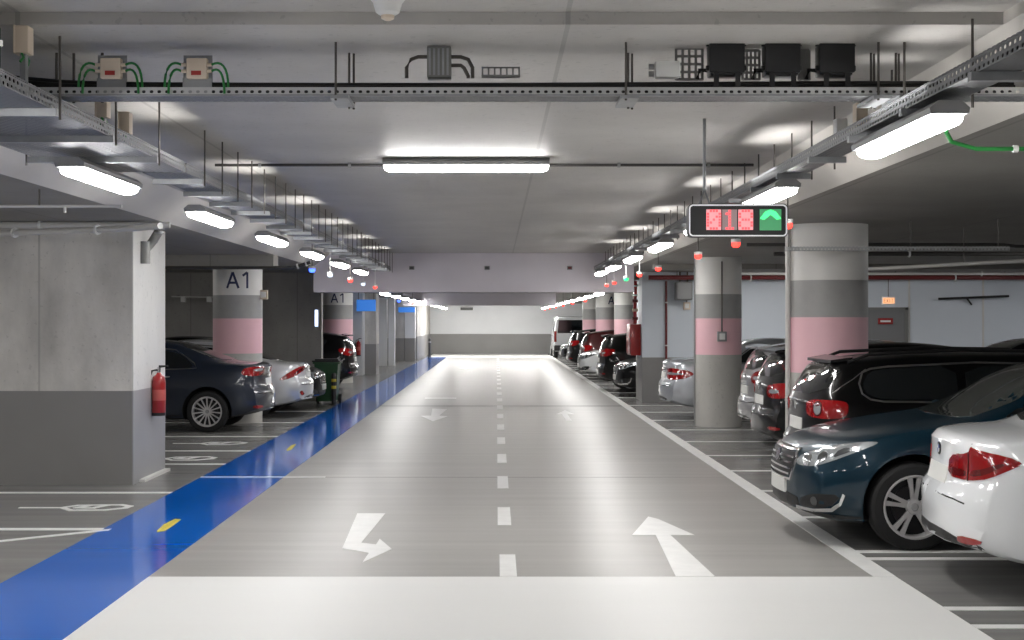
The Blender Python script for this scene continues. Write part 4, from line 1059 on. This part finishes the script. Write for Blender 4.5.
    # front end
    if front:
        c.patch('grille', 'front', [(-.36,.50),(.36,.50),(.44,.66),(.38,.715),(-.38,.715),(-.44,.66)], 'trim', root, 1, .006, .05, 1)
        for k in range(4):
            z = .53+k*.045; h = .35+.02*k
            c.patch('grille_bar', 'front', [(-h,z-.008),(h,z-.008),(h,z+.008),(-h,z+.008)], 'chrome', root, 1, .016, .06, 0)
        c.strip('grille_frame', 'front', [(-.37,.49),(-.46,.66),(-.40,.73),(.40,.73),(.46,.66),(.37,.49),(0,.485),(-.36,.49)], .022, 'chrome', root, 1, .014)
        c.patch('badge', 'front', [(.07*math.cos(t), .655+.05*math.sin(t)) for t in [2*PI*k/12 for k in range(12)]], 'chrome', root, 1, .024, .04, 1)
        c.patch('lower_grille', 'front', [(-.52,.28),(.52,.28),(.48,.385),(-.48,.385)], 'trim', root, 1, .005, .06, 1)
        plate('front', .43, .02)
        for sg in (1, -1):
            l = c.patch('headlamp', 'fcorner', [(-.40,.615),(-.1,.62),(.12,.672),(.36,.75),(.54,.82),(.40,.825),(.05,.785),(-.30,.712),(-.42,.655)], 'clear', root, sg, .006, .04, 2)
            c.patch('lamp_bezel', 'fcorner', [(.10,.69),(.28,.745),(.36,.79),(.16,.765)], 'lampdark', l, sg, .009, .04, 1)
            c.patch('lamp_reflector', 'fcorner', [(-.22+.075*math.cos(t), .665+.045*math.sin(t)) for t in [2*PI*k/10 for k in range(10)]], 'chrome', l, sg, .010, .03, 1)
            c.patch('lamp_reflector', 'fcorner', [(-.02+.06*math.cos(t), .70+.04*math.sin(t)) for t in [2*PI*k/10 for k in range(10)]], 'lampdark', l, sg, .010, .03, 1)
            c.patch('lower_skirt', 'fcorner', [(-.55,.205),(.66,.195),(.66,.25),(-.55,.275)], 'trim', root, sg, .006, .06, 0)
            f = c.patch('fog_lamp_pocket', 'fcorner', [(-.36,.30),(.10,.31),(.24,.42),(-.06,.42),(-.30,.375)], 'trim', root, sg, .006, .05, 1)
            c.strip('chrome_blade', 'fcorner', [(-.42,.285),(-.1,.285),(.12,.30),(.22,.35),(.26,.425)], .028, 'chrome', f, sg, .012)
            c.patch('fog_lamp', 'fcorner', [(-.08+.055*math.cos(t), .36+.035*math.sin(t)) for t in [2*PI*k/10 for k in range(10)]], 'lampdark', f, sg, .012, .03, 1)
    # rear end
    if rear:
        c.patch('rear_valance', 'rear', [(-.60,.27),(.60,.27),(.56,.40),(-.56,.40)], 'trim', root, 1, .004, .06, 1)
        if rear == 'bmw':
            c.patch('plate_recess', 'rear', [(-.36,0.665),(.36,0.665),(.34,0.815),(-.34,0.815)], pm, root, 1, .002, .06, 1); plate('rear', .74, .008)
            b = c.patch('badge', 'rear', [(.042*math.cos(t), .89+.042*math.sin(t)) for t in [2*PI*k/16 for k in range(16)]], 'trim', root, 1, .008, .04, 0)
            for q in range(4):
                a0 = q*PI/2
                c.patch('badge_quarter', 'rear', [(0,0.890)]+[(.028*math.cos(a0+t), .89+.028*math.sin(a0+t)) for t in [PI/2*k/5 for k in range(6)]], 'plateblue' if q % 2 else 'white', b, 1, .010, .04, 0)
            for k, pts in enumerate(([(.0,0.030),(.03,0.030),(.03,0),(.0,0)], [(.05,0.030),(.05,0)], [(.07,0.030),(.1,0.030),(.1,0),(.07,0),(.07,0.030)])):
                c.strip('model_lettering', 'rear', [(-.50+x, .86+z) for x, z in pts], .006, 'chrome', root, 1, .006)
            for sg in (1, -1):
                l = c.patch('tail_lamp', 'rcorner', [(max(q, -.56 if sg < 0 else -.33), z) for q, z in [(-.56,0.740),(-.2,0.735),(.06,0.765),(.30,0.850),(.33,0.875),(.22,0.910),(-.16,0.940),(-.20,0.950),(-.22,0.905),(-.56,0.870)]], 'tail', root, sg, .008, .04, 1)
                c.patch('lamp_band', 'rcorner', [(-.18,0.765),(.02,0.785),(.20,0.855),(.18,0.870),(-.02,0.820),(-.18,0.800)], 'tail_dark', l, sg, .011, .04, 1)
                c.patch('lamp_band', 'rcorner', [(-.54,0.755),(-.25,0.755),(-.25,0.800),(-.54,0.800)], 'tail_dark', l, sg, .011, .04, 1)
                c.strip('lamp_seam', 'rcorner', [(-.215,0.735),(-.22,0.910)], .008, 'trim', l, sg, .012)
                c.strip('trunk_seam', 'rcorner', [(-.22,0.915),(-.20,0.965)], .008, 'trim', root, sg, .002)
                c.patch('bumper_reflector', 'rcorner', [(-.30,0.345),(.0,0.355),(.03,0.390),(-.28,0.395)], 'tail', root, sg, .008, .05, 1)
                c.patch('lower_valance', 'rcorner', [(-.75,0.250),(-.02,0.270),(.02,0.340),(-.1,0.375),(-.75,0.375)], 'trim', root, sg, .004, .05, 1)
                c.strip('bumper_crease', 'rcorner', [(-.72,0.625),(-.35,0.610),(-.2,0.595)], .010, 'lampdark', root, sg, .002)
        else:
            plate('rear', .76 if rear in ('passat','hatch','mpv') else .77, .008)
            c.patch('badge', 'rear', [(.045*math.cos(t), .93+.045*math.sin(t)) for t in [2*PI*k/12 for k in range(12)]], 'chrome', root, 1, .008, .04, 1)
            c.strip('bumper_crease', 'rear', [(-.7,.60),(0,.585),(.7,.60)], .012, 'lampdark', root, 1, .003)
            if rear != 'passat' and side == 'sedan':
                c.strip('boot_trim', 'rear', [(-.42,.88),(0,.885),(.42,.88)], .03, 'chrome', root, 1, .010)
            for sg in (1, -1):
                if rear == 'passat':
                    l = c.patch('tail_lamp', 'rcorner', [(-.44,.84),(.20,.84),(.30,.88),(.28,.995),(.10,1.015),(-.44,1.0)], 'tail', root, sg, .010, .04, 2)
                    c.patch('lamp_ring', 'rcorner', [(-.14+.11*math.cos(t), .925+.072*math.sin(t)) for t in [2*PI*k/14 for k in range(14)]], 'tail_dark', l, sg, .013, .04, 1)
                    c.patch('lamp_eye', 'rcorner', [(-.14+.085*math.cos(t), .925+.056*math.sin(t)) for t in [2*PI*k/14 for k in range(14)]], 'clear', l, sg, .016, .04, 1)
                    c.strip('glass_frame', 'rcorner', [(.05,1.07),(.22,1.20),(.30,1.29)], .012, 'chrome', root, sg, .006)
                elif rear == 'lexus':
                    l = c.patch('tail_lamp', 'rcorner', [(-.50,.87),(-.1,.80),(.36,.68),(.46,.69),(.22,.83),(-.02,.90),(-.5,.93)], 'tail', root, sg, .008, .04, 1)
                    c.patch('lamp_band', 'rcorner', [(-.46,.885),(-.08,.825),(.16,.765),(-.05,.87),(-.46,.905)], 'tail_dark', l, sg, .012, .04, 1)
                    c.patch('bumper_reflector', 'rcorner', [(-.26,.42),(-.10,.40),(-.02,.47),(-.14,.50)], 'tail', root, sg, .008, .05, 1)
                elif rear == 'merc':
                    l = c.patch('tail_lamp', 'rcorner', [(-.42,.705),(.22,.71),(.48,.80),(.36,.875),(.0,.91),(-.42,.90)], 'tail', root, sg, .008, .04, 2)
                    c.patch('lamp_band', 'rcorner', [(-.40,.79),(.1,.79),(.30,.81),(.1,.83),(-.40,.835)], 'clear', l, sg, .011, .04, 1)
                elif rear == 'dark_sedan':
                    l = c.patch('tail_lamp', 'rcorner', [(-.50,.90),(-.1,.87),(.26,.88),(.30,.93),(.22,1.0),(-.06,1.02),(-.50,1.01)], 'tail', root, sg, .008, .04, 1)
                    c.patch('lamp_band', 'rcorner', [(-.40,.95),(-.05,.94),(.04,.98),(-.40,.995)], 'clear', l, sg, .012, .04, 1)
                    c.patch('bumper_reflector', 'rcorner', [(-.26,.37),(.06,.37),(.06,.42),(-.26,.41)], 'tail', root, sg, .008, .05, 1)
                else:   # hatch / mpv
                    up = .06 if rear == 'mpv' else 0
                    l = c.patch('tail_lamp', 'rcorner', [(-.40,.80+up),(.16,.80+up),(.34,.90+up),(.30,.99+up),(-.06,.985+up),(-.40,.95+up)], 'tail', root, sg, .008, .04, 2)
                    c.patch('lamp_band', 'rcorner', [(-.32,.855+up),(-.02,.86+up),(.02,.91+up),(-.30,.905+up)], 'clear', l, sg, .012, .04, 1)
                    c.patch('bumper_reflector', 'rcorner', [(-.26,.42),(.06,.42),(.06,.46),(-.26,.46)], 'tail', root, sg, .008, .05, 1)
    if roof: c.patch('roof_panel', 'top', [(2.08,-wr+.05),(2.08,wr-.05),(3.22,wr-.05),(3.22,-wr+.05)], roof, root, 1, .003, .1, 1)
    return root
def var(base, **k):
    d = dict(base); d.update(k); return d
RIGHT, LEFTW = 0, PI   # heading of a car parked nose-in on the right / nose-in on the left
def park(xr, yc, S, heading, nose=False):
    """xr: x of the bumper nearest the aisle"""
    L = S['L']
    if heading == RIGHT: x = xr + L/2        # aisle end is at low x
    else: x = xr - L/2
    return (x, yc, 0)
def raise_(S, k):  # scale heights of the roof only
    return S

BMW = var(SEDAN, W=.905, R=.325, L=4.62, rcurve=.26)
BMW['top'] = [(s, z-(.03 if s > 3.9 else 0)) for s, z in SEDAN['top']]; BMW['belt'] = [(s, z-(.03 if s > 3.5 else 0)) for s, z in SEDAN['belt']]
build_car('sedan_car', BMW, 'p_white', (2.89+2.31*math.cos(.1), 9.5-2.31*math.sin(.1), 0), -.1, 'white sedan parked nose-in at the right, nearest of all the cars', 'five', rear='bmw', front='y')
INS = var(SEDAN, W=.92, R=.335, L=4.83, fa=.85, ra=3.75,
  top=[(0,.72),(.08,.775),(.3,.845),(.7,.915),(1.05,.965),(1.32,1.005),(1.6,1.15),(2.0,1.345),(2.35,1.43),(2.85,1.455),(3.35,1.415),(3.7,1.30),(4.05,1.16),(4.25,1.09),(4.5,1.06),(4.75,1.03),(4.83,.985)],
  belt=[(0,.61),(.2,.745),(.8,.87),(1.3,.94),(2.5,.97),(3.6,1.0),(4.2,1.01),(4.6,.99),(4.83,.90)],
  bot=[(0,.27),(.2,.20),(.8,.19),(3.9,.20),(4.4,.25),(4.83,.33)],
  plan=[(0,.84),(.12,.90),(.4,.965),(.9,.995),(1.6,1),(3.3,1),(4.1,.985),(4.6,.95),(4.83,.88)])
build_car('sedan_car', INS, 'p_teal', (2.30+INS['L']/2, 11.59, 0), PI, 'dark teal sedan with chrome grille parked nose out beside the white sedan', 'twin', front='y', rear='hatch')
build_car('estate_car', WAGON, 'p_black', park(2.84, 13.77, WAGON, RIGHT), 0, 'black estate car with round white lamp eyes in its red tail lamps', 'five', rear='passat', front='y', side='wagon', rails=True)
H1 = var(HATCH, L=4.05)
build_car('hatchback_car', HATCH, 'p_black', park(3.24, 17.8, HATCH, RIGHT), 0, 'small black hatchback half hidden behind the nearest right column', 'five', rear='hatch', front='y', side='hatch')
MPV = var(HATCH, W=.90)
build_car('hatchback_car', MPV, 'p_grey', park(3.50, 20.35, MPV, RIGHT), 0, 'silver grey hatchback between the two nearest right columns', 'five', rear='mpv', front='y', side='hatch')
MER = var(SEDAN, W=.92, L=4.70, ra=3.72)
MER['top'] = [(s if s < 4.3 else s+.08, z) for s, z in SEDAN['top']]; MER['belt'] = [(s if s < 4.3 else s+.08, z) for s, z in SEDAN['belt']]
MER['bot'] = [(s if s < 4.2 else s+.08, z) for s, z in SEDAN['bot']]; MER['plan'] = [(s if s < 4.2 else s+.08, z) for s, z in SEDAN['plan']]
build_car('sedan_car', MER, 'p_silver', park(2.93, 25.5, MER, RIGHT), 0, 'silver sedan parked behind the second right column before the end wall', 'multi', rear='merc', front='y')
build_car('hatchback_car', HATCH, 'p_black', (6.55+HATCH['L']/2, 22.95, 0), PI, 'dark hatchback in the second row of the right bays', 'five', rear='hatch', front='y', side='hatch')
# beyond the right end wall
build_car('sedan_car', SEDAN, 'p_black', (2.74+SEDAN['L']/2, 33.1, 0), PI, 'low black sedan nose out just beyond the red hose cabinet', 'multi', front='y', rear='hatch')
build_car('hatchback_car', HATCH, 'p_black', park(2.50, 35.5, HATCH, RIGHT), 0, 'black hatchback second beyond the red hose cabinet', 'five', rear='mpv', front='y', side='hatch')
build_car('sedan_car', SEDAN, 'p_white', (2.40+SEDAN['L']/2, 41.8, 0), PI, 'white car nose out among dark cars at the far right', 'multi', front='y', rear='hatch')
build_car('hatchback_car', HATCH, 'p_red', park(2.55, 44.2, HATCH, RIGHT), 0, 'dark red hatchback just beyond the white car at the far right', 'five', rear='hatch', front='y', side='hatch')
build_car('hatchback_car', HATCH, 'p_black', park(2.45, 49.6, HATCH, RIGHT), 0, 'dark hatchback with red lamps, farthest but one before the white van', 'five', rear='mpv', front='y', side='hatch')
build_car('sedan_car', SEDAN, 'p_black', (2.55+SEDAN['L']/2, 57.0, 0), PI, 'dark sedan farthest along the right row, next to the white van', 'multi', front='y', rear='hatch')
# left side
NAV = var(SEDAN, L=4.64, W=.90, R=.325, ra=3.76)
NAV['top'] = [(s if s < 4.3 else s+.02, z+(.02 if 3.8 < s else 0)) for s, z in SEDAN['top']]; NAV['belt'] = [(s if s < 4.3 else s+.02, z+(.02 if 3.8 < s else 0)) for s, z in SEDAN['belt']]
NAV['wo'] = .07; NAV['bot'] = [(s if s < 4.2 else s+.02, z) for s, z in SEDAN['bot']]; NAV['plan'] = [(s if s < 4.2 else s+.02, z) for s, z in SEDAN['plan']]
build_car('sedan_car', NAV, 'p_navy', park(-3.61, 22.92, NAV, LEFTW), PI, 'dark navy sedan with many-spoked rims beside the concrete block', 'multi', rear='dark_sedan', front='y')
PEA = var(SEDAN)
for q in ('top', 'belt'): PEA[q] = [(s, z-(.07 if s > 3.3 else .03)) for s, z in SEDAN[q]]
build_car('sedan_car', PEA, 'p_pearl', park(-3.38, 26.05, PEA, LEFTW), PI, 'pale silver sedan with slanted red lamps behind the lettered left column', 'twin', rear='lexus', front='y', roof='glass')
build_car('sedan_car', SEDAN, 'p_black', (-3.42-SEDAN['L']/2, 28.25, 0), 0, 'black sedan nose out between the pale silver sedan and the green bin', 'multi', front='y', rear='hatch')
build_car('hatchback_car', HATCH, 'p_black', park(-3.55, 36.3, HATCH, LEFTW), PI, 'black hatchback beyond the cross wall behind the green bin', 'five', rear='mpv', front='y', side='hatch')

# white van at the far end of the right row, seen from behind
def van(loc, label):
    r = thing('van', loc, label, 'van')
    w, H_, L = .92, 1.93, 4.8
    mb = MB(); secs = []
    prof = [(0, .32, .94), (.06, .32, .985), (.5, .30, 1), (3.0, .30, 1), (3.7, .30, .99), (3.75, .3, .985), (4.3, .3, .95), (4.8, .35, .82)]
    tops = [1.84, 1.90, H_, H_, 1.90, 1.86, 1.12, .85]
    vs = []
    for (y, z0, k), zt in zip(prof, tops):
        hh = [(-w*k*.9, z0), (-w*k, z0+.1), (-w*k, min(1.05, zt-.12)), (-w*k*(.90 if zt > 1.3 else .96), zt-.10), (-w*k*.80, zt), (w*k*.80, zt), (w*k*(.90 if zt > 1.3 else .96), zt-.10), (w*k, min(1.05, zt-.12)), (w*k, z0+.1), (w*k*.9, z0)]
        vs += [(x, y, z) for x, z in hh]
    fs = [tuple(range(10)), tuple(70+k for k in range(10))[::-1]]
    for i in range(7):
        for k in range(10): l = (k+1) % 10; fs.append((i*10+k, i*10+l, i*10+10+l, i*10+10+k))
    mb.add(vs, fs); mb.build('body', M['p_white'], r, 30)
    MB().prism([(-.74,-.012,1.16),(.74,-.012,1.16),(.68,-.012,1.76),(-.68,-.012,1.76)], (0,.05,0)).build('rear_window', M['glass'], r)
    MB().bevbox(-.90, .90, -.10, .1, .34, .60, .04).build('bumper', M['trim'], r, 40)
    MB().box(-.26, .26, -.016, 0, .78, .89).build('number_plate', M['plate'], r)
    for s in (-1, 1):
        MB().bevbox(s*.84-.06, s*.84+.06, -.012, .05, .75, 1.25, .01).build('tail_lamp', M['tail'], r, 40)
        MB().prism([(s*.925, .5, 1.12),(s*.925, 1.9, 1.12),(s*.85, 1.9, 1.70),(s*.85, .5, 1.70)], (s*.012,0,0)).build('side_window', M['glass'], r)
        MB().prism([(s*.925, 2.0, 1.12),(s*.925, 3.6, 1.12),(s*.85, 3.3, 1.70),(s*.85, 2.0, 1.70)], (s*.012,0,0)).build('front_side_window', M['glass'], r)
    MB().prism([(-.76,3.86,1.72),(.76,3.86,1.72),(.84,4.24,1.20),(-.84,4.24,1.20)], (0,.04,.05)).build('windscreen', M['glass_screen'], r)
    wm = wheel_meshes(.33, 'five')
    for y in (.85, 3.95):
        for s in (-1, 1):
            wh = put('wheel', wm[0], r, (s*.80, y, .33), -s*PI/2); put('rim', wm[1], wh); put('brake_disc', wm[2], wh); put('hub_cap', wm[3], wh)
van((3.55, 65.5, 0), 'white van seen from behind at the far end of the right row')
# ------------------------------------------------------------------ camera, world, exposure
cam = bpy.data.cameras.new('camera'); co = bpy.data.objects.new('camera', cam); COL.objects.link(co)
co.location = (0, 0, EYE); co.rotation_euler = (PI/2, 0, 0)
cam.sensor_width = 36; cam.lens = 36*FOC/1024; cam.shift_x = (512-496.5)/1024; cam.shift_y = .5/1024
cam.clip_end = 200
SC.camera = co
w = bpy.data.worlds.new('world'); SC.world = w; w.use_nodes = True
w.node_tree.nodes['Background'].inputs[0].default_value = (.5, .5, .5, 1)
w.node_tree.nodes['Background'].inputs[1].default_value = .05
vs_ = SC.view_settings; vs_.view_transform = 'Standard'; vs_.look = 'None'; vs_.gamma = 1; vs_.use_curve_mapping = False
vs_.exposure = 1.5
SC.cycles.max_bounces = 8; SC.cycles.diffuse_bounces = 5; SC.cycles.glossy_bounces = 4; SC.cycles.transparent_max_bounces = 16
SC.cycles.sample_clamp_indirect = 6
SC.cycles.use_denoising = True
